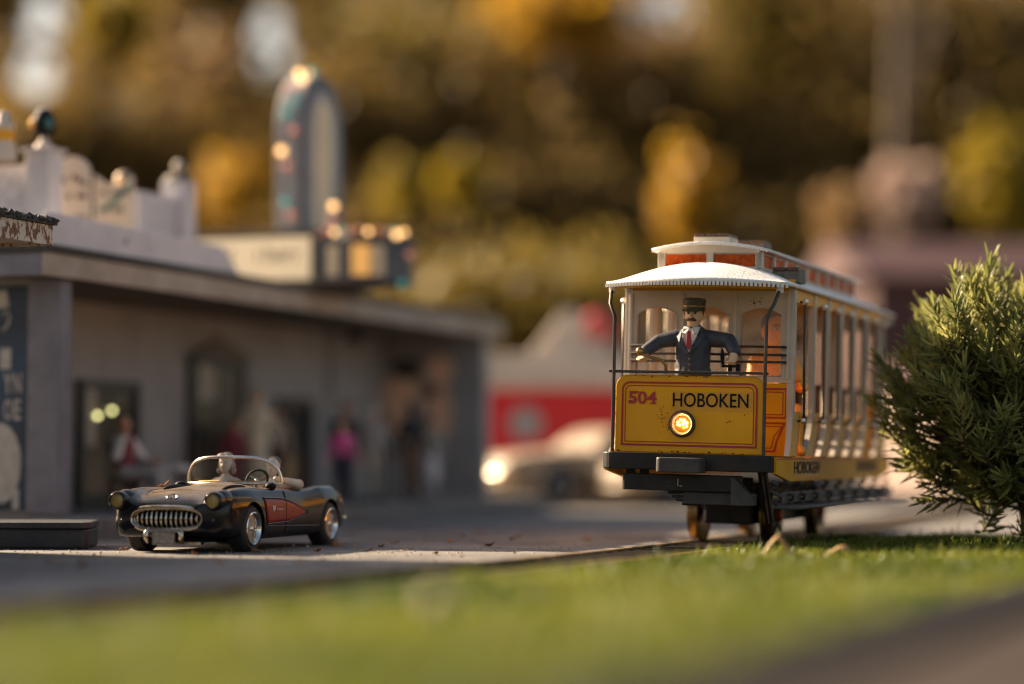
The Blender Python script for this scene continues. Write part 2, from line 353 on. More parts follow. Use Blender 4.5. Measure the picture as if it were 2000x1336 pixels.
# ------------------------------------------------------------------ text and figures
def text(name, s, mt, parent, size, Mx, depth=0.003, bold=0.0, label=None):
    """lettering fitted to size (w, h), standing in local xz facing -y, placed by matrix Mx"""
    cu = bpy.data.curves.new(name, 'FONT'); cu.body = s; cu.extrude = 0.5; cu.offset = bold; cu.resolution_u = 5
    ob = bpy.data.objects.new(name, cu); COL.objects.link(ob)
    dg = bpy.context.evaluated_depsgraph_get()
    me = bpy.data.meshes.new_from_object(ob.evaluated_get(dg))
    bpy.data.objects.remove(ob)
    n = len(me.vertices); a = np.zeros(n * 3); me.vertices.foreach_get('co', a); a = a.reshape(-1, 3)
    lo, hi = a.min(0), a.max(0); c = (lo + hi) / 2; sc = size[0] / (hi[0] - lo[0]); sz = size[1] / (hi[1] - lo[1])
    b = np.empty_like(a)
    b[:, 0] = (a[:, 0] - c[0]) * sc; b[:, 2] = (a[:, 1] - c[1]) * sz; b[:, 1] = -(a[:, 2] - c[2]) * depth
    me.vertices.foreach_set('co', b.ravel()); me.transform(Mx); me.update()
    me.materials.clear(); me.materials.append(mt)
    o = bpy.data.objects.new(name, me); COL.objects.link(o)
    if parent: o.parent = parent
    if label: o['label'] = label
    return o

def figure(name, caps, mats, parent, vox=0.012, smooth=3):
    """one continuous body: tapered capsules (p0, p1, r0, r1, material index) fused by a voxel remesh"""
    b = B()
    for p0, p1, r0, r1, mi in caps:
        p0, p1 = Vector(p0), Vector(p1)
        if (p1 - p0).length > 1e-4:
            b.tube([p0, p1], [r0, r1], 12)
        b.sph(p0, r0, 12, 8); b.sph(p1, r1, 12, 8)
    me = bpy.data.meshes.new('tmp'); me.from_pydata(b.v, [], b.f)
    import bmesh
    bm = bmesh.new(); bm.from_mesh(me); bmesh.ops.recalc_face_normals(bm, faces=bm.faces); bm.to_mesh(me); bm.free()
    ob = bpy.data.objects.new('tmp', me); COL.objects.link(ob)
    q = ob.modifiers.new('r', 'REMESH'); q.mode = 'VOXEL'; q.voxel_size = vox; q.use_smooth_shade = True
    q = ob.modifiers.new('s', 'SMOOTH'); q.factor = 0.5; q.iterations = smooth
    dg = bpy.context.evaluated_depsgraph_get(); res = bpy.data.meshes.new_from_object(ob.evaluated_get(dg))
    bpy.data.objects.remove(ob); bpy.data.meshes.remove(me)
    res.name = name; res.materials.clear()
    for m in mats: res.materials.append(m)
    n = len(res.polygons); C = np.zeros(n * 3); res.polygons.foreach_get('center', C); C = C.reshape(-1, 3)
    best = np.full(n, 1e9); idx = np.zeros(n, int)
    for p0, p1, r0, r1, mi in caps:
        p0 = np.array(p0); d = np.array(p1) - p0; L = max(d @ d, 1e-9)
        t = np.clip(((C - p0) @ d) / L, 0, 1)
        dist = np.linalg.norm(C - p0 - t[:, None] * d, axis=1) - (r0 + (r1 - r0) * t)
        k = dist < best; best[k] = dist[k]; idx[k] = mi
    res.polygons.foreach_set('material_index', idx.astype(np.int32)); res.polygons.foreach_set('use_smooth', [True] * n)
    o = bpy.data.objects.new(name, res); COL.objects.link(o); o.parent = parent
    return o

def standing(name, label, loc, H, rotz, top, legs, skin, hairm, skirt=False, group=None, arms=((-.2, 0.05), (.2, 0.05)), hairlong=False, toplong=False):
    """small standing figure of height H, facing local -y"""
    r = root(name, label, 'figure', loc, rotz, group)
    s = H / 1.75
    def P(x, y, z): return (x * s, y * s, z * s)
    A = lambda a, b, r0, r1, m: (P(*a), P(*b), r0 * s, r1 * s, m)
    c = [A((0, 0, 1.64), (0, -.01, 1.58), .095, .085, 0), A((0, 0, 1.52), (0, 0, 1.42), .055, .06, 0), A((0, -.10, 1.585), (0, -.10, 1.565), .018, .02, 0),
         A((-.13, 0, 1.38), (.13, 0, 1.38), .085, .085, 1), A((0, 0, 1.34), (0, 0, 1.02), .155, .13, 1),
         A((-.07, 0, .98), (.07, 0, .98), .12, .12, 1 if toplong else 2)]
    for sg, (ax, ay) in zip((-1, 1), arms):
        e = (sg * .25, .03, 1.12); h = (sg * .25 + ax * .35 * sg * sg, -ay - .04, .88)
        c += [A((sg * .19, 0, 1.37), e, .062, .05, 1), A(e, h, .048, .036, 1), A(h, (h[0], h[1] - .02, h[2] - .09), .036, .032, 0)]
    for sg in (-1, 1):
        k = (sg * .09, -.02, .50); f = (sg * .10, .02, .09)
        c += [A((sg * .085, 0, .94), k, .095, .068, 2), A(k, f, .064, .045, 2), A((sg * .10, .0, .05), (sg * .11, -.15, .04), .05, .042, 3)]
    if skirt: c += [A((0, 0, .95), (0, 0, .55), .14, .22, 2)]
    figure('body', c, [skin, top, legs, M['hair']], r, 0.02 * max(s * 1.6, .6), 2)
    b = B().sph(P(0, .02, 1.68), (.105 * s, .105 * s, .085 * s), 12, 8)
    if hairlong: b.sph(P(0, .06, 1.55), (.11 * s, .07 * s, .15 * s), 12, 8)
    b.build('hair', hairm, r, 60)
    return r

# ------------------------------------------------------------------ ground, road, lawn, path
def sheet(name, pts, z, mt, kind='structure'):
    b = B().add([(x, y, z) for x, y in pts], [tuple(range(len(pts)))])
    return tag(b.build(name, mt), kind=kind)

sheet('ground', [(-900, -300), (900, -300), (900, 1500), (-900, 1500)], -0.05, M['earth'])

# centre line of the tram track: straight under the tram, then curving towards the photographer's left
TD = Vector((math.sin(R(19.3)), math.cos(R(19.3)), 0)); TR = Vector((TD.y, -TD.x, 0))
TO = Vector((1.22, 17.0, 0.037))
cl = []
for k in range(20): cl.append((TO + TD * (16 - k * .8)).xy)
ang = math.atan2(-TD.x, -TD.y); p = Vector(cl[-1]); h = ang
for k in range(44):
    u = k / 44
    curv = 0.035 if k < 14 else (-0.012 if k < 34 else 0.0)
    h += curv * .3
    p = p + Vector((math.sin(h), math.cos(h))) * .3; cl.append(p.copy())
cl = [Vector((c[0], c[1], 0)) for c in cl]
def offs(poly, d):
    out = []
    for i, p in enumerate(poly):
        t = (poly[min(i + 1, len(poly) - 1)] - poly[max(i - 1, 0)]).normalized()
        out.append(p + Vector((t.y, -t.x, 0)) * d)
    return out
# heading runs towards the viewer, so +d (right of heading) is picture left = road side
roadside = offs(cl, 0.52); lawnside = offs(cl, -0.46)

b = B(); far = [Vector((p.x - 60, p.y, 0)) for p in roadside]
b.grid([[(a.x, a.y, 0.0) for a in far], [(a.x, a.y, 0.0) for a in roadside]])
tag(b.build('road', M['asphalt']), kind='structure')
b = B(); b.grid([[(a.x, a.y, -0.012) for a in roadside], [(a.x, a.y, -0.012) for a in lawnside]])
tag(b.build('track_bed', M['bed']), kind='structure')
# paved square behind the tram and the bush, lit by the sun
sheet('pavement', [(2.1, 20.3), (40, 20.3), (40, 60), (15.2, 60)], -0.016, M['asphalt'])
PA, PB = Vector((0.66, 6.2, 0)), Vector((4.35, 15.0, 0))
pn = Vector((PB.y - PA.y, -(PB.x - PA.x), 0)).normalized()
lf = [(p.x, p.y) for p in lawnside if p.y < 20.6]
sheet('lawn', lf + [(-4, 2.0), (14, 2.0), (14, 20.2)], -0.008, M['lawn'])
pd = (PB - PA).normalized(); q0 = PA - pd * 5; q1 = PB + pd * 6
b = B(); b.ext([(q0.x, q0.y, -.02), (q1.x, q1.y, -.02), (q1.x + 14 * pn.x, q1.y + 14 * pn.y, -.02), (q0.x + 14 * pn.x, q0.y + 14 * pn.y, -.02)], (0, 0, .052))
tag(b.build('path', M['path'], bevel=.012), kind='structure')
b = B(); e0 = q0 - pn * .42; e1 = q1 - pn * .42; f0 = q0 - pn * .004; f1 = q1 - pn * .004
b.ext([(e0.x, e0.y, -.02), (e1.x, e1.y, -.02), (f1.x, f1.y, -.02), (f0.x, f0.y, -.02)], (0, 0, .085))
tag(b.build('path_edging', M['edging'], bevel=.015), kind='structure')

# ------------------------------------------------------------------ tram track: rails and sleepers
trk = root('tram_track', 'narrow garden tram track of two brass rails curving past the lawn edge', 'track')
for d in (.318, -.318):
    line = offs(cl, d); rows = []
    for p, t in zip(line, range(len(line))):
        tt = (line[min(t + 1, len(line) - 1)] - line[max(t - 1, 0)]).normalized(); nn = Vector((tt.y, -tt.x, 0))
        rows.append([p + nn * a + Vector((0, 0, z)) for a, z in ((-.026, -.008), (-.012, 0.0), (-.024, .012), (-.024, .023), (.024, .023), (.024, .012), (.012, 0.0), (.026, -.008))])
    B().grid(rows, True, True).build('rail', M['rail'], trk, 40)
sl = B().box((0, 0, 0), (.80, .10, .022)).build('sleeper', M['sleeper'], trk, bevel=.004)
acc = 0; first = True
for i in range(1, len(cl)):
    seg = (cl[i] - cl[i - 1]); L_ = seg.length; pos = .22 - acc
    while pos < L_:
        p = cl[i - 1] + seg * (pos / L_); hd = math.atan2(seg.x, seg.y)
        if p.y < 21 and p.y > 9:
            o = sl if first else sl.copy()
            if not first: COL.objects.link(o); o.parent = trk
            first = False
            o.location = (p.x, p.y, -.004); o.rotation_euler = (0, 0, -hd)
        pos += .22
    acc = (acc + L_) % .22

# ------------------------------------------------------------------ turf blades
lpts = np.array([(p.x, p.y) for p in lawnside]); lo_ = np.argsort(lpts[:, 1]); lx = lpts[lo_, 0]; ly = lpts[lo_, 1]
def turf(name, n, mt, hmin, hmax, wid, ymin=3.2, ymax=19.2, pfar=1.0):
    Y = ymin + (ymax - ymin) * rng.random(n) ** pfar; X = (rng.random(n) * 2 - 1) * (.245 * Y + .5)
    ok = X > np.interp(Y, ly, lx) + .02 * rng.standard_normal(n) + .03
    d = (X - PA.x) * pn.x + (Y - PA.y) * pn.y; ok &= d < -.42 + .03 * rng.standard_normal(n)
    clump = np.sin(X * 3.1 + Y * 2.2) * np.sin(X * 1.3 - Y * 2.9 + 1) * .25 + .72 + .2 * np.sin(X * 7.3 - Y * 3.1) * np.sin(Y * 6.1 + X * 2.7)
    ok &= rng.random(n) < clump + .1
    X, Y, clump = X[ok], Y[ok], clump[ok]; m = len(X)
    a = rng.random(m) * 2 * np.pi; H = (hmin + (hmax - hmin) * rng.random(m) ** 1.6) * clump; ln = H * (rng.random(m) * .9 + .15)
    wx, wy = np.cos(a) * wid, np.sin(a) * wid; lx_, ly_ = -np.sin(a) * ln, np.cos(a) * ln
    v = np.zeros((m, 5, 3)); z0 = -.008
    v[:, 0] = np.c_[X - wx, Y - wy, np.full(m, z0)]; v[:, 1] = np.c_[X + wx, Y + wy, np.full(m, z0)]
    v[:, 2] = np.c_[X + wx * .8 + lx_ * .35, Y + wy * .8 + ly_ * .35, H * .6]; v[:, 3] = np.c_[X - wx * .8 + lx_ * .35, Y - wy * .8 + ly_ * .35, H * .6]
    v[:, 4] = np.c_[X + lx_, Y + ly_, H]
    k = np.arange(m)[:, None] * 5
    fs = np.concatenate([(k + [0, 1, 2, 3]).tolist(), ]) if False else None
    faces = [tuple(r) for r in (k + np.array([0, 1, 2, 3])).tolist()] + [tuple(r) for r in (k + np.array([3, 2, 4])).tolist()]
    me = bpy.data.meshes.new(name); me.from_pydata(v.reshape(-1, 3).tolist(), [], faces); me.materials.append(mt)
    o = bpy.data.objects.new(name, me); COL.objects.link(o); return tag(o, kind='stuff')
turf('grass', 125000, M['blade'], .025, .085, .0065, pfar=.75)
turf('dry_grass', 20000, M['blade2'], .02, .10, .006, pfar=.7)
turf('long_grass', 5000, M['blade'], .07, .15, .006, pfar=.75)
turf('grass_edge', 30000, M['blade'], .03, .10, .007, 13.2, 19.2)

# ------------------------------------------------------------------ rosemary bush beside the tram
def bush():
    r = root('rosemary_bush', 'small rosemary bush with needle leaves growing in the turf beside the tram', 'bush', (3.72, 17.8, 0))
    rg = random.Random(11); nv = []; nf = []
    st = B()
    st.tube([(.10, 0, -.02), (.07, .02, .22), (.0, 0, .55), (-.08, .05, .95)], [.075, .06, .045, .03], 10)
    st.tube([(.08, .0, .15), (.25, -.1, .45), (.42, -.05, .9)], [.045, .035, .02], 8)
    st.build('trunk', M['stem'], r, 50)
    st = B()
    c0 = Vector((.06, .05, 1.05)); ra = Vector((.90, .80, .84))
    tips = []
    while len(tips) < 540:
        v = Vector((rg.uniform(-1, 1), rg.uniform(-1, 1), rg.uniform(-1, 1)))
        if not .25 < v.length < 1: continue
        if v.z < -.55 and rg.random() < .35: continue
        bulge = 1 + .16 * math.sin(5 * math.atan2(v.y, v.x) + 3 * v.z) + rg.uniform(-.1, .1)
        p = c0 + Vector((v.x * ra.x, v.y * ra.y, v.z * ra.z)) * (v.length ** -.35) * bulge
        if p.z < .12: continue
        tips.append((p, v))
    for p, v in tips:
        d = (Vector((v.x * .8, v.y * .8, .55 + v.z * .55)) + Vector((rg.uniform(-.35, .35), rg.uniform(-.35, .35), rg.uniform(-.2, .3)))).normalized()
        L = rg.uniform(.20, .36); base = p - d * L * .6
        mid = base + d * L * .5 + Vector((rg.uniform(-.03, .03), rg.uniform(-.03, .03), .0)); tip = base + d * L
        st.tube([base - d * .18 + (c0 - base) * .12, base, mid, tip], [.011, .010, .007, .004], 5)
        n = int(L * 74); a0 = d.cross(Vector((0, 0, 1)) if abs(d.z) < .9 else Vector((1, 0, 0))).normalized(); b0 = d.cross(a0)
        for k in range(n):
            t = k / (n - 1); q = base + d * (L * t) ; an = k * 2.4 + rg.uniform(-.5, .5)
            o = (a0 * math.cos(an) + b0 * math.sin(an))
            sp = 1.25 - .75 * t + rg.uniform(-.15, .3)
            dr = (d * (1.1 - sp * .55) + o * sp).normalized(); ln = rg.uniform(.085, .155) * (1 - .2 * t)
            sd = dr.cross(o.cross(dr) if False else d).normalized() if dr.cross(d).length > 1e-3 else a0
            w = rg.uniform(.012, .0175); cu = d * ln * rg.uniform(.15, .6)
            q1 = q + dr * ln * .5 + cu * .2; q2 = q + dr * ln + cu; nrm = sd.cross(dr).normalized() * w * .5
            i = len(nv)
            nv += [q - sd * w * .5, q + sd * w * .5, q1 - sd * w, q1 + nrm, q1 + sd * w, q2 - sd * w * .45, q2 + sd * w * .45, q2 + dr * w * 1.2]
            nf += [(i, i + 1, i + 3), (i, i + 3, i + 2), (i + 1, i + 4, i + 3), (i + 2, i + 3, i + 5), (i + 3, i + 6, i + 5), (i + 3, i + 4, i + 6), (i + 5, i + 6, i + 7)]
    st.build('stem', M['stem'], r, 60, label=None)['kind'] = 'stuff'
    me = bpy.data.meshes.new('foliage'); me.from_pydata([tuple(v) for v in nv], [], nf); me.materials.append(M['needle'])
    o = bpy.data.objects.new('foliage', me); COL.objects.link(o); o.parent = r; o['kind'] = 'stuff'
    return r
bush()
# ------------------------------------------------------------------ the tram
tram = root('toy_tram', 'yellow and cream open-sided toy tram numbered 504 with a white roof', 'toy tram', TO, rot=(0, R(1.5), -R(19.3)))
HW, YC, YR = .63, .51, 3.86
def T(name, b, m, parent=None, **k): return b.build(name, m, parent or tram, **k)

# floor, bumper, side sills
def ring_outline(hw, y0, y1, rc, n=6):
    pts = []
    for k in range(n + 1):
        a = math.pi / 2 * k / n; pts.append((-hw + rc - rc * math.cos(a), y0 + rc - rc * math.sin(a)))
    for k in range(n + 1):
        a = math.pi / 2 * k / n; pts.append((hw - rc + rc * math.sin(a), y0 + rc - rc * math.cos(a)))
    pts += [(hw, y1), (-hw, y1)]
    return pts
for yy, sg in ((0, 1), (4.37, -1)):
    o = [(x, yy + sg * (y - 0), .52) for x, y in ring_outline(.612, -.11, .035, .09)]
    T('platform', B().b2((-.56, min(yy + sg * .037, yy + sg * .5), .55), (.56, max(yy + sg * .037, yy + sg * .5), .632)), M['black'])
    T('bumper', B().ext(o, (0, 0, .118)), M['black'], bevel=.008)
T('floor', B().b2((-.56, .5, .55), (.56, 3.87, .63)), M['wood'])
for sg in (-1, 1):
    b = B(); pr = [(.04, .625), (4.33, .625), (4.33, .51), (3.9, .455), (.47, .455), (.04, .51)]
    b.ext([(sg * .597, y, z) for y, z in pr], (sg * .03, 0, 0)); s = T('side_sill', b, M['sill'], bevel=.004)
    b = B()
    for y0, y1, z0, z1 in ((.04, 4.33, .612, .620),):
        b.b2((sg * .6275, y0, z0), (sg * .630, y1, z1))
    T('lining', b, M['red'], s)
    for yc in (1.02, 3.3):
        mx = Matrix.Translation((sg * .629, yc, .553)) @ Matrix.Rotation(sg * math.pi / 2, 4, 'Z')
        text('lettering', 'HOBOKEN', M['letter'], s, (.86, .088), mx, .002, .022)
        b = B().b2((sg * .6272, yc - .46, .488), (sg * .6278, yc + .46, .606)); T('sticker', b, M['stick'], s)
# front dash panel
def dash_outline(hw, z0, z1, rc, y, n=7):
    pts = [(-hw, y, z0), (hw, y, z0)]
    for k in range(n + 1):
        a = math.pi / 2 * k / n; pts.append((hw - rc + rc * math.cos(a), y, z1 - rc + rc * math.sin(a)))
    for k in range(n + 1):
        a = math.pi / 2 * k / n; pts.append((-hw + rc - rc * math.sin(a), y, z1 - rc + rc * math.cos(a)))
    return pts
def band(b, hw, z0, z1, rc, ins, wd, y):
    o = dash_outline(hw - ins, z0 + ins, z1 - ins, max(rc - ins * .6, .01), y); i = dash_outline(hw - ins - wd, z0 + ins + wd, z1 - ins - wd, max(rc - ins * .6 - wd, .005), y)
    n = len(o); b.add(o + i + [(p[0], p[1] + .004, p[2]) for p in o] + [(p[0], p[1] + .004, p[2]) for p in i],
        [(k, (k + 1) % n, n + (k + 1) % n, n + k) for k in range(n)] + [(k, 2 * n + k, 2 * n + (k + 1) % n, (k + 1) % n) for k in range(n)] + [(n + k, n + (k + 1) % n, 3 * n + (k + 1) % n, 3 * n + k) for k in range(n)])
def dash(y, sg):
    d = T('dash_panel', B().ext(dash_outline(.540, .64, 1.185, .085, y), (0, sg * .03, 0)), M['yellow'], bevel=.006)
    b = B(); yy = y - .0035 if sg > 0 else y + .0035
    band(b, .540, .64, 1.185, .085, .046, .014, yy); band(b, .540, .64, 1.185, .085, .072, .006, yy)
    T('lining', b, M['red'], d)
    return d
dp = dash(0.0, 1); dash(4.37, -1)
mx = Matrix.Translation((.155, -.004, 1.015)); text('lettering', 'HOBOKEN', M['letter'], dp, (.545, .098), mx, .003, .004)
T('sticker', B().b2((-.13, -.0026, .935), (.47, -.0018, 1.075)), M['stick'], dp)
mx = Matrix.Translation((-.34, -.004, 1.025)); text('lettering', '504', M['red'], dp, (.205, .088), mx, .003, .022)
b = B()   # slab serifs of the red number
for x, z, wd, hh in ((-.437, 1.065, .07, .011), (-.284, .985, .045, .008), (-.442, 1.0, .03, .012)):
    b.b2((x, -.006, z - hh / 2), (x + wd, -.003, z + hh / 2))
T('lettering', b, M['red'], dp)
# dirt and chipped paint marks
b = B(); rr = random.Random(3)
for cx, cz, s, n in ((-.20, .90, .05, 16), (-.17, .83, .06, 12), (.30, .86, .03, 6), (-.06, .905, .01, 3), (-.03, .78, .06, 6), (.42, .93, .02, 3)):
    for _ in range(n):
        x = cx + rr.gauss(0, s * .5); z = cz + rr.gauss(0, s * .5); q = rr.uniform(.002, .007)
        b.add([(x + q * math.cos(a) * rr.uniform(.5, 1.3), -.0015, z + q * math.sin(a) * rr.uniform(.4, 1.2)) for a in (0, 1.2, 2.4, 3.7, 5)], [(0, 1, 2, 3, 4)])
for _ in range(46):
    sd = rr.random()
    if sd < .4: x, z = rr.uniform(-.53, .53), .642 + abs(rr.gauss(0, .006))
    elif sd < .7: x, z = rr.choice((-.537, .537)) , rr.uniform(.65, 1.10)
    else: x, z = rr.uniform(-.46, .46), 1.182 - abs(rr.gauss(0, .004))
    q = rr.uniform(.003, .010)
    b.add([(x + q * math.cos(a) * rr.uniform(.5, 1.3), -.0015, min(1.184, z + q * math.sin(a) * rr.uniform(.3, 1.0))) for a in (0, 1.2, 2.4, 3.7, 5)], [(0, 1, 2, 3, 4)])
T('dirt_mark', b, M['letter'], dp, kind='stuff')
# headlight
hm = Matrix.Translation((-.045, 0.0, .845)) @ Matrix.Rotation(math.pi / 2, 4, 'X')
hl = T('headlight', B().lathe([(.060, -.02), (.094, -.005), (.096, .012), (.092, .028), (.080, .034), (.074, .026), (.074, .006)], hm, 36), M['grey'], dp, smooth=40)
T('reflector', B().lathe([(.075, .012), (.06, -.001), (.035, -.012), (.001, -.018)], hm, 28), M['silver'], hl, smooth=60)
b = B()
for x, z, s in ((-.03, .012, .010), (-.012, .030, .008), (.012, .026, .011), (.032, .008, .012), (.008, .0, .012), (-.018, -.010, .009), (.034, -.018, .008), (.012, -.026, .007), (-.034, -.006, .006)):
    b.sph((-.045 + x, -.010, .845 + z), (s, .008, s), 9, 6)
T('bulb', b, M['lamp'], hl, smooth=60)
T('lens', B().lathe([(.075, .026), (.06, .036), (.03, .044), (.001, .046)], hm, 28), M['lens'], hl, smooth=60)
# top rail of the dash, bars before the cab windows
T('dash_rail', B().b2((-.585, -.035, 1.200), (.555, .055, 1.218)), M['grey'], bevel=.004)
for z in (1.303, 1.355, 1.412):
    b = B().tube([(-.575, YC - .012, z), (-.57, YC - .05, z), (.57, YC - .05, z), (.575, YC - .012, z)], .0095, 8); T('window_bar', b, M['iron'], smooth=50)
# roof poles at both ends
for yy, sg in ((0, 1), (4.37, -1)):
    for sx in (-1, 1):
        pts = [(sx * .61, yy + sg * .10, 1.80), (sx * .608, yy + sg * .06, 1.76), (sx * .595, yy + sg * .0, 1.69), (sx * .552, yy - sg * .03, 1.60), (sx * .548, yy - sg * .03, 1.2), (sx * .548, yy - sg * .03, .63)]
        p = T('roof_pole', B().tube(pts, .013, 10), M['iron'], smooth=50)
        T('socket', B().cyl((sx * .61, yy + sg * .10, 1.845), (sx * .61, yy + sg * .10, 1.775), .03, .026, 12), M['cream'], p, smooth=40)
# hand brake crank and controller
c = T('brake_crank', B().tube([(-.20, .10, 1.2), (-.20, .09, 1.26), (-.225, .07, 1.29), (-.31, .05, 1.315), (-.365, .045, 1.335)], .0125, 10), M['brass'], smooth=50)
T('knob', B().sph((-.378, .03, 1.352), (.03, .03, .033), 14, 10), M['brass'], c, smooth=60)
b = B().b2((.25, .10, 1.205), (.275, .125, 1.25)).b2((.305, .10, 1.205), (.33, .125, 1.275)).b2((.20, .105, 1.25), (.33, .122, 1.268)).cyl((.212, .11, 1.26), (.206, .11, 1.30), .012, .009, 8).cyl((.206, .11, 1.30), (.204, .11, 1.345), .014, .017, 8).cyl((.204, .11, 1.345), (.203, .11, 1.385), .017, .004, 8)
T('controller_handle', b, M['letter'], bevel=.002)
# black coupler box, lower step beam, springs, hanging plates
T('coupler', B().ext([(x, y - .30, .505) for x, y in ring_outline(.155, 0, .22, .04)], (0, 0, .105)), M['grey'], bevel=.010)
b = B().ext([(x - .045, y - .06, .375) for x, y in ring_outline(.42, 0, .16, .03)], (0, 0, .115)); T('step_beam', b, M['black'], bevel=.006)
b = B().ext([(.33, -.075, .48), (.36, -.075, .47), (.485, -.03, .335), (.485, -.03, .285), (.33, -.075, .285)], (0, .10, 0)); T('step_bracket', b, M['grey'], bevel=.006)
b = B().b2((-.02, -.02, .285), (.478, .10, .372)); T('step_plate', b, M['grey'], bevel=.006)
for k, (x0, x1) in enumerate(((-.14, .30), (-.11, .28), (-.085, .20), (-.04, .10))):
    T('spring_leaf', B().b2((x0, 0 + .004 * k, .352 - .026 * k), (x1, .10, .372 - .026 * k)), M['black'], bevel=.003)
for x in (-.43, -.33):
    T('step_hanger', B().b2((x - .025, .02, .47), (x + .03, .07, .53)), M['black'])
b = B().tube([(-.05, -.063, .46), (-.052, -.064, .415), (-.02, -.0635, .41)], .003, 4); T('scratch', b, M['parapet'])
# truck: frame, motor block, wheels
b = B().b2((-.17, 1.10, .115), (.20, 3.2, .42)); T('motor_block', b, M['black'], bevel=.02)
for k, y in enumerate((.42, .56)):
    T('frame_strut', B().ext([(.40, y, .52), (.40, y + .08, .52), (.385, y + .40, .14), (.385, y + .35, .14)], (.022, 0, 0)), M['black'])
T('truck_frame', B().b2((-.21, 1.0, .30), (.23, 1.018, .47)), M['black'], bevel=.01)
w0 = None
for y in (1.4, 2.92):
    for sg in (-1, 1):
        if w0 is None:
            mw = Matrix.Rotation(math.pi / 2, 4, 'Y')
            w0 = T('wheel', B().lathe([(.03, -.02), (.165, -.02), (.18, -.012), (.202, -.02), (.205, -.085), (.228, -.09), (.228, -.106), (.2, -.112), (.03, -.10)], mw, 36), M['wheel'], smooth=35)
            T('hub', B().lathe([(.05, -.015), (.045, .012), (.02, .02), (.001, .02)], mw, 16), M['red'], w0, smooth=40)
            b = B()
            for k in range(6):
                a = k * math.pi / 3; b.box((-.018, math.cos(a) * .10, math.sin(a) * .10), (.012, .04, .11), (-a + math.pi / 2 * 0, 0, 0))
            T('spoke', b, M['rubber'], w0)
            w = w0
        else: w = copy_tree(w0, tram)
        w.location = (sg * .345, y, .190); w.rotation_euler = (0, 0, 0 if sg > 0 else math.pi)
T('axle', B().cyl((-.33, 1.4, .19), (.33, 1.4, .19), .03), M['iron']); T('axle', B().cyl((-.33, 2.92, .19), (.33, 2.92, .19), .03), M['iron'])
# running boards with wavy brackets
for sg in (1,):
    rb = T('running_board', B().b2((sg * .63, -.03, .268), (sg * .80, 4.25, .296)), M['grey'], bevel=.01)
    T('toe_board', B().b2((sg * .632, .16, .31), (sg * .642, 4.2, .385)), M['grey'], rb)
    for y in (.02, .40, .78, 1.22, 1.72, 2.22, 2.72, 3.22, 3.72, 4.2):
        pts = [(sg * (.60 + .035 * math.sin(k * 1.5) * (k < 8) + .0085 * k), y, .46 - .021 * k) for k in range(9)]
        T('board_bracket', B().tube(pts, .014, 6), M['grey'], rb, smooth=50)

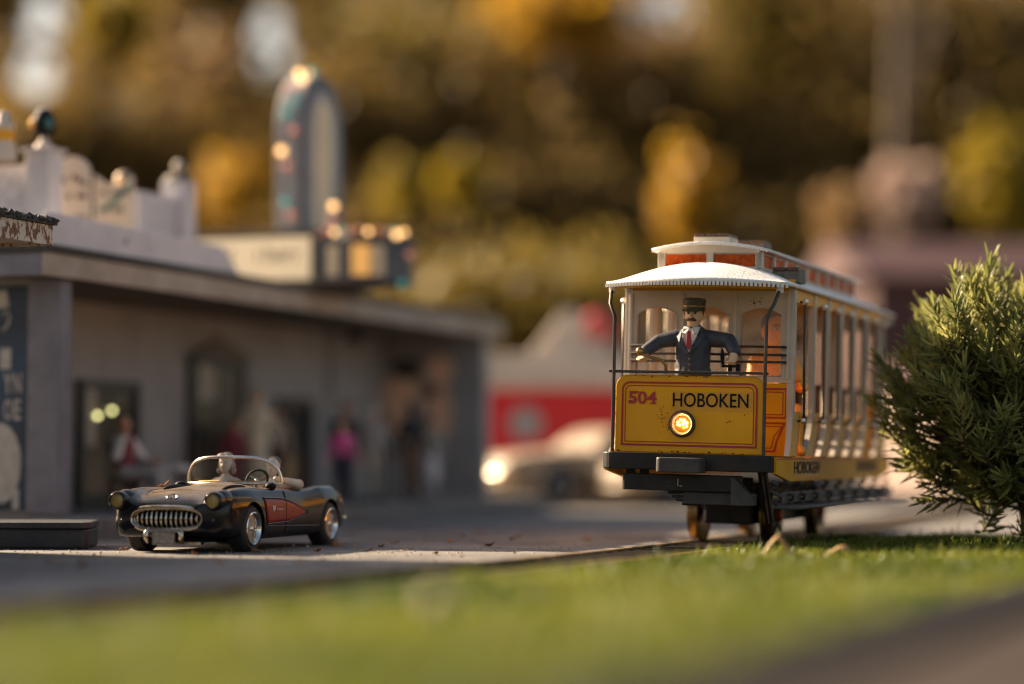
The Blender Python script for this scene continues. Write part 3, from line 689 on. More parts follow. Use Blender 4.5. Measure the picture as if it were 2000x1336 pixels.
# end walls with three arched windows, yellow below
def end_wall(y, sg):
    r = T('end_wall', B().b2((-HW, y, .63), (HW, y + sg * .03, 1.155)), M['yellow'], bevel=.003)
    b = B(); zs, zt, ztop = 1.205, 1.645, 1.80; cw = .402
    yy = y + sg * .004
    T('sill_strip', B().b2((-HW - .004, y - sg * .014, 1.157), (HW + .004, y + sg * .034, 1.182)), M['cream'], r, bevel=.003)
    lo = 1.184; xs0 = -.585
    b.add([(-HW, yy, lo), (xs0, yy, lo), (xs0, yy, ztop), (-HW, yy, ztop)], [(0, 1, 2, 3)])
    b.add([(xs0 + 3 * .39, yy, lo), (HW, yy, lo), (HW, yy, ztop), (xs0 + 3 * .39, yy, ztop)], [(0, 1, 2, 3)])
    gl = []
    for k in range(3):
        c = -.39 + .39 * k; x0, x1 = c - .195, c + .195; a0, a1 = c - .148, c + .148
        b.add([(x0, yy, lo), (a0, yy, lo), (a0, yy, ztop), (x0, yy, ztop)], [(0, 1, 2, 3)])
        b.add([(a1, yy, lo), (x1, yy, lo), (x1, yy, ztop), (a1, yy, ztop)], [(0, 1, 2, 3)])
        b.add([(a0, yy, lo), (a1, yy, lo), (a1, yy, zs), (a0, yy, zs)], [(0, 1, 2, 3)])
        n = 12; arc = [(a0 + (a1 - a0) * i / n, zt + .052 * (1 - (2 * i / n - 1) ** 2)) for i in range(n + 1)]
        b.grid([[(x, yy, z) for x, z in arc], [(x, yy, ztop) for x, z in arc]])
        out = [(a0, zs), (a1, zs)] + arc[::-1]; gl.append(out)
    w = T('window_wall', b, M['cream'], r, solid=.024)
    for k, out in enumerate(gl):
        T('window_pane', B().ext([(x, y + sg * .008, z) for x, z in out], (0, sg * .006, 0)), M['glass'], r)
        T('window_trim', B().tube([(x, y - sg * .008, z) for x, z in out], .0065, 6, True), M['cream'], r, smooth=60)
    for x in (-.587, -.195, .195, .587):
        T('moulding', B().b2((x - .013, y - sg * .022, 1.185), (x + .013, y - sg * .009, 1.798)), M['cream'], r, bevel=.004)
    T('moulding', B().b2((-HW, y - sg * .016, 1.80), (HW, y + sg * .03, 1.815)), M['cream'], r)
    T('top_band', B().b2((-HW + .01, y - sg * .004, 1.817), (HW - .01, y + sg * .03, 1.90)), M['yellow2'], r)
    # red lined panels under the windows
    b = B()
    for z0, z1, x0, x1 in ((.90, 1.12, -.585, .585), (.66, .875, -.585, .555)):
        for ins, wd in ((0, .014), (.026, .007)):
            X0, X1, Z0, Z1 = x0 + ins, x1 - ins, z0 + ins, z1 - ins
            if z0 < .8:
                pr = [(X0, Z0), (X1 - .05, Z0), (X1 - .03, Z0 + .09), (X1 + .03, Z1), (X0, Z1)]
                pi = [(X0 + wd, Z0 + wd), (X1 - .05 - wd, Z0 + wd), (X1 - .03 - wd, Z0 + .09), (X1 + .03 - wd * 2, Z1 - wd), (X0 + wd, Z1 - wd)]
            else:
                pr = [(X0, Z0), (X1, Z0), (X1, Z1), (X0, Z1)]; pi = [(X0 + wd, Z0 + wd), (X1 - wd, Z0 + wd), (X1 - wd, Z1 - wd), (X0 + wd, Z1 - wd)]
            n = len(pr); yq = y - sg * .0035
            b.add([(a, yq, c) for a, c in pr] + [(a, yq, c) for a, c in pi], [(i, (i + 1) % n, n + (i + 1) % n, n + i) for i in range(n)])
    T('lining', b, M['red'], r)
    return r
ew = end_wall(YC, 1); end_wall(YR, -1)
b = B()
for _ in range(14):
    x = .345 + rr.gauss(0, .022); z = 1.735 + rr.gauss(0, .016); q = rr.uniform(.003, .009)
    b.add([(x + q * math.cos(a) * rr.uniform(.5, 1.3), YC - .0095, z + q * math.sin(a)) for a in (0, 1.2, 2.4, 3.7, 5)], [(0, 1, 2, 3, 4)])
T('dirt_mark', b, M['hairbrown'], ew, kind='stuff')

# side posts, flared seat ends, grab rods, benches, valances
PY = [YC + .02, 1.2, 1.7, 2.2, 2.7, 3.2, YR - .02]
for sg in (-1, 1):
    for i, y in enumerate(PY):
        hp = T('side_post', B().b2((sg * (HW - .05), y - .03, .93 if 0 < i < 6 else .63), (sg * (HW + .004), y + .03, 1.835)), M['cream'], bevel=.006)
        prof = [(.565, .64), (.70, .64), (.655, .72), (.63, .80), (.622, .90), (.624, .93), (.565, .93)]
        fl = [(.555, .66), (.66, .64), (.645, .70), (.62, .79), (.605, .87), (.60, .93), (.50, .93)]
        ydep = .05 if i in (0, 6) else .05
        # seat end curves towards the front of the car as it drops
        rows = []
        for k in range(9):
            t = k / 8; z = .955 - .32 * t; off = -.36 * t ** 1.8 if i > 0 else -.22 * t ** 1.8
            xo = HW + .002 + .03 * t ** 2; rows.append([(sg * (xo - .035), y + off - .05, z), (sg * xo, y + off - .05, z), (sg * xo, y + off + .19 + .03 * t, z), (sg * (xo - .035), y + off + .19 + .03 * t, z)])
        se = T('seat_end', B().grid(rows, True, True), M['yellow'], bevel=.004)
        rows = [[r_[0], r_[1], ] for r_ in rows]
        rows = [[(a[0], a[1] - .006, a[2]), (c_[0] + sg * .002, c_[1] - .006, c_[2]), (c_[0] + sg * .002, c_[1] + .010, c_[2])] for a, c_ in rows]
        T('seat_end_edge', B().grid(rows), M['cream'], se, solid=.005)
        rows = []
        for k in range(9):
            t = k / 8; z = .93 - .27 * t; off = -.36 * t ** 1.8 if i > 0 else -.22 * t ** 1.8
            xo = HW + .0065 + .03 * (.08 + .84 * t) ** 2; rows.append([(sg * xo, y + off + .165 + .03 * t, z), (sg * xo, y + off + .176 + .03 * t, z)])
        T('lining', B().grid(rows), M['red'], se)
        yr = y + .09 if i < 6 else y - .12
        rod = T('grab_rod', B().tube([(sg * (HW + .012), yr, 1.745), (sg * (HW + .05), yr, 1.735), (sg * (HW + .05), yr, .90), (sg * (HW + .012), yr, .885)], .0105, 8), M['iron'], smooth=50)
        T('rod_cap', B().sph((sg * (HW + .05), yr, 1.745), .024, 10, 7), M['silver'], rod, smooth=60); T('rod_cap', B().sph((sg * (HW + .05), yr, .89), .022, 10, 7), M['silver'], rod, smooth=60)
        if i < 6:
            y1 = PY[i + 1]; T('valance', B().b2((sg * (HW - .028), y + .032, 1.745 if i else 1.74), (sg * (HW - .008), y1 - .032, 1.84)), M['yellow'])
for i, y in enumerate([.92] + PY[2:-1]):
    be = T('bench', B().b2((-.55, y - .15, .86), (.55, y + .11, .89)), M['wood'], bevel=.006)
    T('bench_back', B().b2((-.56, y + .104, .89), (.56, y + .13, 1.18)), M['wood'], be, bevel=.005)
    T('bench_leg', B().b2((-.56, y - .12, .632), (.56, y + .08, .858)), M['wood'], be)
# roof: arched lower roof with bowed ends
def roof_z(x): return 1.842 + .165 * (1 - (x / .66) ** 2)
rows = []; XS = [-.66 + 1.32 * k / 28 for k in range(29)]
def end_row(t, y, sg):
    row = []
    for x in XS:
        u = (x / .66) ** 2; ye = (YC - .70 + .30 * u) if sg > 0 else (YR + .70 - .30 * u); ys = YC if sg > 0 else YR
        row.append((x, ys + (ye - ys) * t, 1.842 + .165 * (1 - u) * (1 - t ** 2.1)))
    return row
for k in range(12, -1, -1): rows.append(end_row((k / 12) ** .8, None, 1))
for k in range(1, 12): rows.append([(x, YC + (YR - YC) * k / 12, roof_z(x)) for x in XS])
for k in range(13): rows.append(end_row((k / 12) ** .8, None, -1))
rf = T('roof', B().grid(rows), M['white'], smooth=60, solid=.022)
edge = []
front = end_row(1.0, None, 1)
for k in range(50):
    t = k / 49 * 28; i = min(int(t), 27); a = Vector(front[i]); q = Vector(front[i + 1]); p = a.lerp(q, t - i); edge.append(p)
b = B()
for p in edge: b.box((p.x, p.y - .004, p.z - .016), (.0165, .014, .026))
T('scalloped_edge', b, M['white'], rf, kind='stuff')
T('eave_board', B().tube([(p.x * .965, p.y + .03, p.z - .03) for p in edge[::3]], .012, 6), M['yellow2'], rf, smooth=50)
b = B().add([(-.09, -.02, 0), (-.03, -.012, 0), (.0, .01, 0), (.06, -.004, 0), (.035, .022, 0), (.03, .05, 0), (-.01, .055, 0), (-.02, .02, 0), (-.07, .004, 0)], [tuple(range(9))])
chip = T('bare_patch', b, M['asphalt'], rf); chip.location = (.0, .26, roof_z(0) - .008); chip.rotation_euler = (R(9), 0, 0)
# ceiling and clerestory
T('ceiling', B().b2((-.42, YC + .03, 1.90), (.42, YR - .03, 1.915)), M['cream'])
cb = T('clerestory', B().b2((-.385, YC - .02, 1.93), (.385, YR + .02, 1.975)), M['cream'])
def glaze(A, Bv, nrm, n, z0=1.975, z1=2.098, arch=0):
    """frame posts and orange panes along one clerestory side from A to B"""
    A, Bv = Vector(A), Vector(Bv); d = (Bv - A) / n; L = d.length; rot = math.atan2(d.y, d.x)
    for k in range(n + 1):
        p = A + d * k; T('clerestory_post', B().box((p.x, p.y, (z0 + z1) / 2), (.052, .052, z1 - z0), (0, 0, rot)), M['cream'], cb, bevel=.004)
    for k in range(n):
        m = A + d * (k + .5); pw = L - .08
        fr = B()
        for dz in (z0 + .008, z1 - .008): fr.box((m.x, m.y, dz), (L - .054, .022, .016), (0, 0, rot))
        T('pane_frame', fr, M['cream'], cb)
        pn_ = T('clerestory_pane', B().box((m.x, m.y, (z0 + z1) / 2), (L - .056, .010, z1 - z0 - .034), (0, 0, rot)), M['orange'], cb)
        if n == 2:
            b = B(); r5 = random.Random(k)
            for q in range(12):
                x = m.x - L * .38 + L * .76 * q / 11; a = r5.uniform(-.5, .5)
                b.box((x, m.y + nrm * .007, (z0 + z1) / 2 + r5.uniform(-.02, .01)), (.008, .004, r5.uniform(.04, .075)), (0, a, 0))
            T('pane_relief', b, M['orange'], pn_)
glaze((-.362, YC, 0), (.362, YC, 0), -1, 2); glaze((-.362, YR, 0), (.362, YR, 0), 1, 2)
glaze((.364, YC, 0), (.364, YR, 0), 1, 9); glaze((-.364, YC, 0), (-.364, YR, 0), 1, 9)
XS2 = [-.43 + .86 * k / 20 for k in range(21)]
rows = []
for y, sh in ((YC - .10, 0), (YC - .06, 0), (YC + .05, 0), (2.2, 0), (YR - .05, 0), (YR + .06, 0), (YR + .1, 0)):
    rows.append([(x, y + (.05 * (x / .43) ** 2) * (1 if y < 1 else -1), 2.108 + .05 * (1 - (x / .43) ** 2)) for x in XS2])
r2 = T('clerestory_roof', B().grid(rows), M['white'], cb, smooth=60, solid=.02)
for y_, sg in ((YC - .035, 1), (YR + .035, -1)):
    T('arch_board', B().ext([(-.37, y_, 2.09), (.37, y_, 2.09)] + [(x, y_, 2.098 + .05 * (1 - (x / .43) ** 2)) for x in (.37, .25, .12, 0, -.12, -.25, -.37)], (0, sg * .02, 0)), M['cream'], cb)
b = B()
for k in range(44):
    x = -.425 + .85 * k / 43; b.box((x, YC - .102 + .05 * (x / .43) ** 2, 2.100 + .05 * (1 - (x / .43) ** 2)), (.010, .010, .016))
T('scalloped_edge', b, M['white'], cb, kind='stuff')
# roof vents
def vent(x, y, z, n, wd, hh, dp_, side):
    v = T('roof_vent', B().b2((x - wd / 2, y, z), (x + wd / 2, y + dp_, z + hh * .74)), side, bevel=.004)
    c = wd / n
    for k in range(n):
        T('vent_cap', B().b2((x - wd / 2 + c * k + .006, y - .008, z + hh * .745), (x - wd / 2 + c * (k + 1) - .006, y + dp_ + .008, z + hh)), M['wood'], v, bevel=.004)
    return v
vent(-.01, .56, 2.150, 3, .265, .085, .26, M['cream']); vent(.12, 1.15, 2.148, 2, .24, .085, .24, M['hairgrey'])
vent(.535, .60, 1.885, 2, .20, .11, .22, M['hairgrey'])

# ------------------------------------------------------------------ the driver standing on the front platform
drv = root('person', 'model tram driver with brown moustache in navy suit, red tie and dark cap', 'figure', rot=(0, R(1.5), -R(19.3)))
drv.matrix_world = tram.matrix_world
tm = Matrix.Translation(TO) @ Euler((0, R(1.5), -R(19.3))).to_matrix().to_4x4()
def place(o, x, y, z, rz=0):
    m = tm @ Matrix.Translation((x, y, z)) @ Matrix.Rotation(rz, 4, 'Z'); o.matrix_world = m; o.location = m.translation; o.rotation_euler = m.to_euler(); return o
place(drv, -.045, .25, .668)
K = []; ad = lambda a, b, r0, r1, m: K.append((a, b, r0, r1, m))
# z is height above the platform
ad((0, 0, 1.01), (0, -.004, .955), .078, .072, 0); ad((.0, -.03, .93), (0, -.034, .905), .055, .05, 0)      # head, jaw
ad((0, -.082, .975), (-.002, -.098, .945), .012, .019, 0)                                                # nose
for s in (-1, 1): ad((s * .082, .01, .985), (s * .084, .008, .95), .014, .012, 0)                            # ears
ad((0, .005, .90), (0, .005, .86), .05, .054, 0)
ad((-.085, .01, .80), (.085, .01, .80), .056, .056, 1); ad((0, .01, .78), (0, .01, .56), .115, .10, 1); ad((-.05, .01, .54), (.05, .01, .54), .085, .085, 1)
ad((-.045, .0, .74), (-.045, .0, .6), .085, .08, 1); ad((.045, .0, .74), (.045, .0, .6), .085, .08, 1)
# right arm (picture left) out to the crank, left arm bent down
ad((-.12, .005, .795), (-.245, -.03, .765), .058, .052, 1); ad((-.245, -.03, .765), (-.325, -.11, .69), .052, .045, 1)
ad((.12, .005, .795), (.265, -.02, .775), .058, .054, 1); ad((.265, -.02, .775), (.322, -.085, .70), .054, .046, 1)
def hand(px, py, pz, d, out):
    d = Vector(d).normalized(); o = Vector(out).normalized(); c = d.cross(o).normalized(); P0 = Vector((px, py, pz))
    ad(tuple(P0), tuple(P0 + d * .045), .028, .034, 0)
    for q, l in ((-1.5, .034), (-.5, .042), (.5, .04), (1.5, .03)):
        k = P0 + d * .055 + c * q * .016; k2 = k + d * l * .7 + o * l * .35; k3 = k2 + o * l * .75 - d * l * .25
        ad(tuple(k), tuple(k2), .0105, .0098, 0); ad(tuple(k2), tuple(k3), .0098, .009, 0)
    t0 = P0 + d * .02 + c * .028; t1 = t0 + d * .025 + c * .012 + o * .018; t2 = t1 + d * .02 + o * .02 - c * .006
    ad(tuple(t0), tuple(t1), .012, .011, 0); ad(tuple(t1), tuple(t2), .011, .0095, 0)
HEAD = len(K)
hand(-.325, -.11, .69, (.02, -.35, -.8), (-.45, -.75, .15)); hand(.322, -.10, .685, (-.05, -.3, -.9), (-.5, -.7, .1))
for s in (-1, 1): ad((s * .055, .01, .52), (s * .06, .01, .27), .07, .056, 2); ad((s * .06, .01, .27), (s * .065, .015, .06), .054, .045, 2); ad((s * .065, .02, .035), (s * .075, -.08, .03), .035, .03, 3)
HS = .86
def hz(p): return (p[0] * HS, p[1] * HS, .862 + (p[2] - .862) * HS) if p[2] > .85 and abs(p[0]) < .1 else p
K = [(hz(a_), hz(b_), r0 * (HS if a_[2] > .87 else 1), r1 * (HS if a_[2] > .87 else 1), m_) for a_, b_, r0, r1, m_ in K]
drv_parts0 = set(drv.children)
figure('body', K, [M['skin'], M['navy'], M['navy'], M['hair']], drv, .0075, 2)
cp = B().lathe([(.088, 1.005), (.092, 1.03), (.093, 1.06), (.098, 1.085), (.094, 1.105), (.06, 1.115), (.001, 1.117)], Matrix.Translation((0, .0, 0)), 24, True).build('cap', M['capgreen'], drv, 40)
B().lathe([(.001, .0), (.095, 0), (.099, .006), (.095, .011), (.001, .011)], Matrix.Translation((0, -.028, 1.008)) @ Matrix.Rotation(R(7), 4, 'X'), 24).build('visor', M['capgreen'], cp, 40)
B().lathe([(.0925, 1.034), (.0955, 1.038), (.0955, 1.046), (.0935, 1.05)], None, 24).build('cap_band', M['brass'], cp, 40)
b = B()
for s in (-1, 1): b.tube([(s * .002, -.104, .934), (s * .022, -.099, .932), (s * .042, -.084, .922)], [.015, .014, .006], 8)
b.build('moustache', M['hairbrown'], drv, 60)
for s in (-1, 1):
    B().sph((s * .030, -.0735, .985), (.011, .007, .008), 10, 7).build('eye', M['eyew'], drv, 60)
    B().tube([(s * .014, -.078, 1.000), (s * .03, -.078, 1.003), (s * .046, -.068, .998)], .0045, 6).build('eyebrow', M['hairbrown'], drv, 60)
    B().ext([(s * .078, -.02, 1.01), (s * .080, .012, 1.01), (s * .081, .0, .955)], (s * .006, 0, 0)).build('sideburn', M['hairbrown'], drv)
B().sph((0, .028, .99), (.082, .066, .05), 14, 9).build('hair', M['hairbrown'], drv, 60)
HM = Matrix.Translation((0, 0, .862)) @ Matrix.Diagonal((HS, HS, HS, 1)) @ Matrix.Translation((0, 0, -.862))
for o in drv.children_recursive:
    if not o.name.startswith('body'): o.data.transform(HM)
B().ext([(-.06, -.083, .86), (.06, -.083, .86), (.052, -.115, .80), (.006, -.122, .69), (-.006, -.122, .69), (-.052, -.115, .80)], (0, .03, 0)).build('shirt_front', M['shirt'], drv, bevel=.004)
for s in (-1, 1):
    B().ext([(s * .005, -.075, .872), (s * .062, -.05, .872), (s * .058, -.098, .828), (s * .028, -.118, .818)], (0, .014, 0)).build('collar', M['shirt'], drv, bevel=.003)
    B().ext([(s * .066, -.075, .845), (s * .105, -.075, .80), (s * .075, -.11, .755), (s * .006, -.128, .665), (s * .004, -.128, .69), (s * .05, -.118, .80)], (0, .012, 0)).build('lapel', M['navy'], drv, bevel=.003)
B().ext([(-.012, -.128, .838), (.012, -.128, .838), (.019, -.131, .73), (.0, -.131, .70), (-.019, -.131, .73)], (0, .008, 0)).build('tie', M['tie'], drv, bevel=.002)
for z in (.64, .60, .56): B().sph((0, -.107 if z > .62 else -.10, z), (.008, .005, .008), 8, 6).build('button', M['button'], drv, 60)

# ------------------------------------------------------------------ passengers
def passenger(x, y, label, face, mb, hm_, arm=True):
    p = root('person', label, 'figure'); place(p, x, y, .0, face)
    K = []; ad = lambda a, b, r0, r1, m: K.append((a, b, r0, r1, m))
    ad((0, 0, 1.57), (0, -.01, 1.50), .092, .082, 0); ad((0, -.04, 1.47), (0, -.045, 1.46), .055, .05, 0); ad((0, -.095, 1.54), (0, -.112, 1.515), .014, .02, 0)
    for s in (-1, 1): ad((s * .095, .01, 1.55), (s * .095, .01, 1.51), .017, .015, 0)
    ad((0, .01, 1.43), (0, .01, 1.38), .06, .065, 0); ad((-.10, .02, 1.32), (.10, .02, 1.32), .075, .075, 1); ad((0, .02, 1.30), (0, .03, 1.02), .13, .12, 1); ad((-.06, .02, .98), (.06, .02, .98), .095, .095, 1)
    for s in (-1, 1):
        ad((s * .145, .02, 1.32), (s * .19, -.03, 1.15), .06, .052, 1); ad((s * .19, -.03, 1.15), (s * .12, -.22, 1.13), .05, .04, 1); ad((s * .12, -.22, 1.13), (s * .09, -.30, 1.14), .036, .034, 0)
        for q in range(4): ad((s * .09 + (q - 1.5) * .016, -.315, 1.14), (s * .08 + (q - 1.5) * .014, -.35, 1.12), .011, .010, 0)
        ad((s * .12 - s * .03, -.27, 1.16), (s * .05, -.31, 1.165), .012, .011, 0)
        ad((s * .07, .0, .965), (s * .08, -.22, .955), .075, .062, 2); ad((s * .08, -.22, .955), (s * .08, -.22, .72), .058, .046, 2); ad((s * .08, -.22, .68), (s * .09, -.30, .67), .042, .035, 2)
    figure('body', K, [mb, mb, M['orangep'] if mb is M['orangep'] else M['navy']], p, .012, 2)
    B().sph((0, .035, 1.60), (.10, .085, .085), 14, 9).build('hair', hm_, p, 60)
    for s in (-1, 1):
        B().sph((s * .034, -.088, 1.555), (.018, .010, .012), 10, 7).build('eye', M['shirt'], p, 60)
        B().sph((s * .034, -.0975, 1.555), (.008, .004, .008), 8, 6).build('pupil', M['eyew'], p, 60)
        B().tube([(s * .014, -.094, 1.58), (s * .036, -.094, 1.588), (s * .058, -.08, 1.578)], .006, 6).build('eyebrow', M['hairbrown'], p, 60)
    return p
passenger(.40, .90, 'orange plastic passenger seated behind the tram window, one arm reaching forward', R(38), M['orangep'], M['hairbrown'])
# ------------------------------------------------------------------ cars: lofted bodies
def herm(x, xs, ys):
    xs = np.asarray(xs, float); ys = np.asarray(ys, float); d = np.diff(ys) / np.diff(xs)
    m = np.zeros_like(ys); m[0] = d[0]; m[-1] = d[-1]
    for i in range(1, len(xs) - 1):
        m[i] = 0 if d[i - 1] * d[i] <= 0 else 2 * d[i - 1] * d[i] / (d[i - 1] + d[i])
    i = np.clip(np.searchsorted(xs, x) - 1, 0, len(xs) - 2); h = xs[i + 1] - xs[i]; t = (x - xs[i]) / h
    return (2 * t**3 - 3 * t**2 + 1) * ys[i] + (t**3 - 2 * t**2 + t) * h * m[i] + (-2 * t**3 + 3 * t**2) * ys[i + 1] + (t**3 - t**2) * h * m[i + 1]
def catmull(P, n):
    P = [Vector(p) for p in P]; out = []
    for i in range(len(P) - 1):
        a, b_, c, d = P[max(i - 1, 0)], P[i], P[i + 1], P[min(i + 2, len(P) - 1)]
        for k in range(n):
            t = k / n; out.append(.5 * ((2 * b_) + (c - a) * t + (2 * a - 5 * b_ + 4 * c - d) * t * t + (3 * b_ - a - 3 * c + d) * t**3))
    out.append(P[-1]); return out
def half_section(q):
    xs, zb, zm, xf, zf, xv, zv, zc = q
    lo = [(0, zb), (xs * .82, zb)]
    up = catmull([(xs * .93, zb + .01), (xs * .985, zb + .05), (xs, zm), (xs * .985, zm + (zf - zm) * .52), (xf + (xs - xf) * .55, zf - (zf - zm) * .10), (xf, zf), (xf * .55 + xv * .45, zf * .5 + zv * .5), (xv, zv), (xv * .5, zc * .75 + zv * .25), (0, zc)], 6)
    return [Vector(p) for p in lo] + up
def loft(tab, n=70, flip=None):
    ys = [r[0] for r in tab]; Y = np.unique(np.concatenate([np.linspace(ys[0], ys[-1], n), ys])); rows = []
    for y in Y:
        q = [float(herm(np.array(y), ys, [r[k] for r in tab])) for k in range(1, 9)]
        h_ = half_section(q); row = [(p.x, y, p.y) for p in h_] + [(-p.x, y, p.y) for p in h_[-2:0:-1]]
        rows.append(row)
    return B().grid(rows, True, True), Y, rows
def boolean(o, cutters):
    for c in cutters:
        q = o.modifiers.new('b', 'BOOLEAN'); q.operation = 'DIFFERENCE'; q.object = c; q.solver = 'EXACT'
    dg = bpy.context.evaluated_depsgraph_get(); me = bpy.data.meshes.new_from_object(o.evaluated_get(dg))
    o.modifiers.clear(); o.data = me; me.name = o.name
    for c in cutters: bpy.data.objects.remove(c)
    me.polygons.foreach_set('use_smooth', [True] * len(me.polygons)); me.set_sharp_from_angle(angle=R(38))

def wheel_set(parent, pos, r, wid, rim_r, mesh=True, tyre=M['rubber'], rimm=M['chrome']):
    first = None
    mw = Matrix.Rotation(math.pi / 2, 4, 'Y')
    for x, y in pos:
        if first is None:
            wv = B().lathe([(rim_r, wid / 2 - .01), (rim_r + .012, wid / 2), (r - .018, wid / 2 - .002), (r - .004, wid / 2 - .02), (r, wid / 2 - .034), (r, -wid / 2 + .03), (r - .01, -wid / 2 + .008), (rim_r, -wid / 2)], mw, 44).build('wheel', tyre, parent, 35)
            tr = B()
            if mesh:
                for k in range(56):
                    a = 2 * math.pi * k / 56
                    for s, tw in ((-1, .5), (1, -.5)):
                        tr.box((s * wid * .19, r * math.cos(a + s * .03) * 1.0, r * math.sin(a + s * .03)), (wid * .34, .007, .008), (a + s * .03 - math.pi / 2 + math.pi / 2, 0, tw * .0))
                tr.build('tread', tyre, wv, kind='stuff')
            rm = B().lathe([(rim_r + .004, wid / 2 + .002), (rim_r - .004, wid / 2 + .006), (rim_r - .014, wid / 2 - .004), (rim_r - .02, wid / 2 - .03), (rim_r * .78, wid / 2 - .034)], mw, 40).build('rim', M['chrome2'], wv, 40)
            B().lathe([(rim_r * .85, wid / 2 - .055), (.001, wid / 2 - .055)], mw, 24).build('brake_disc', M['letter'], wv)
            hb = B().lathe([(.026, wid / 2 - .04), (.024, wid / 2 - .016), (.014, wid / 2 - .006), (.001, wid / 2 - .004)], mw, 16).build('hub', M['chrome2'], wv, 40)
            if mesh:
                sp = B(); n = 22
                for k in range(n):
                    for s in (-1, 1):
                        a = 2 * math.pi * k / n; a2 = a + s * .55
                        sp.tube([(wid / 2 - .022, .024 * math.cos(a), .024 * math.sin(a)), (wid / 2 - .030, rim_r * .84 * math.cos(a2), rim_r * .84 * math.sin(a2))], .0042, 5)
                for k in range(1, 4):
                    rr_ = .024 + (rim_r * .82 - .024) * k / 3.4
                sp.build('spoke', M['lace'], wv, 50)
            first = wv; w = wv
        else: w = copy_tree(first, parent)
        w.location = (x, y, r); w.rotation_euler = (0, 0, 0 if x > 0 else math.pi)

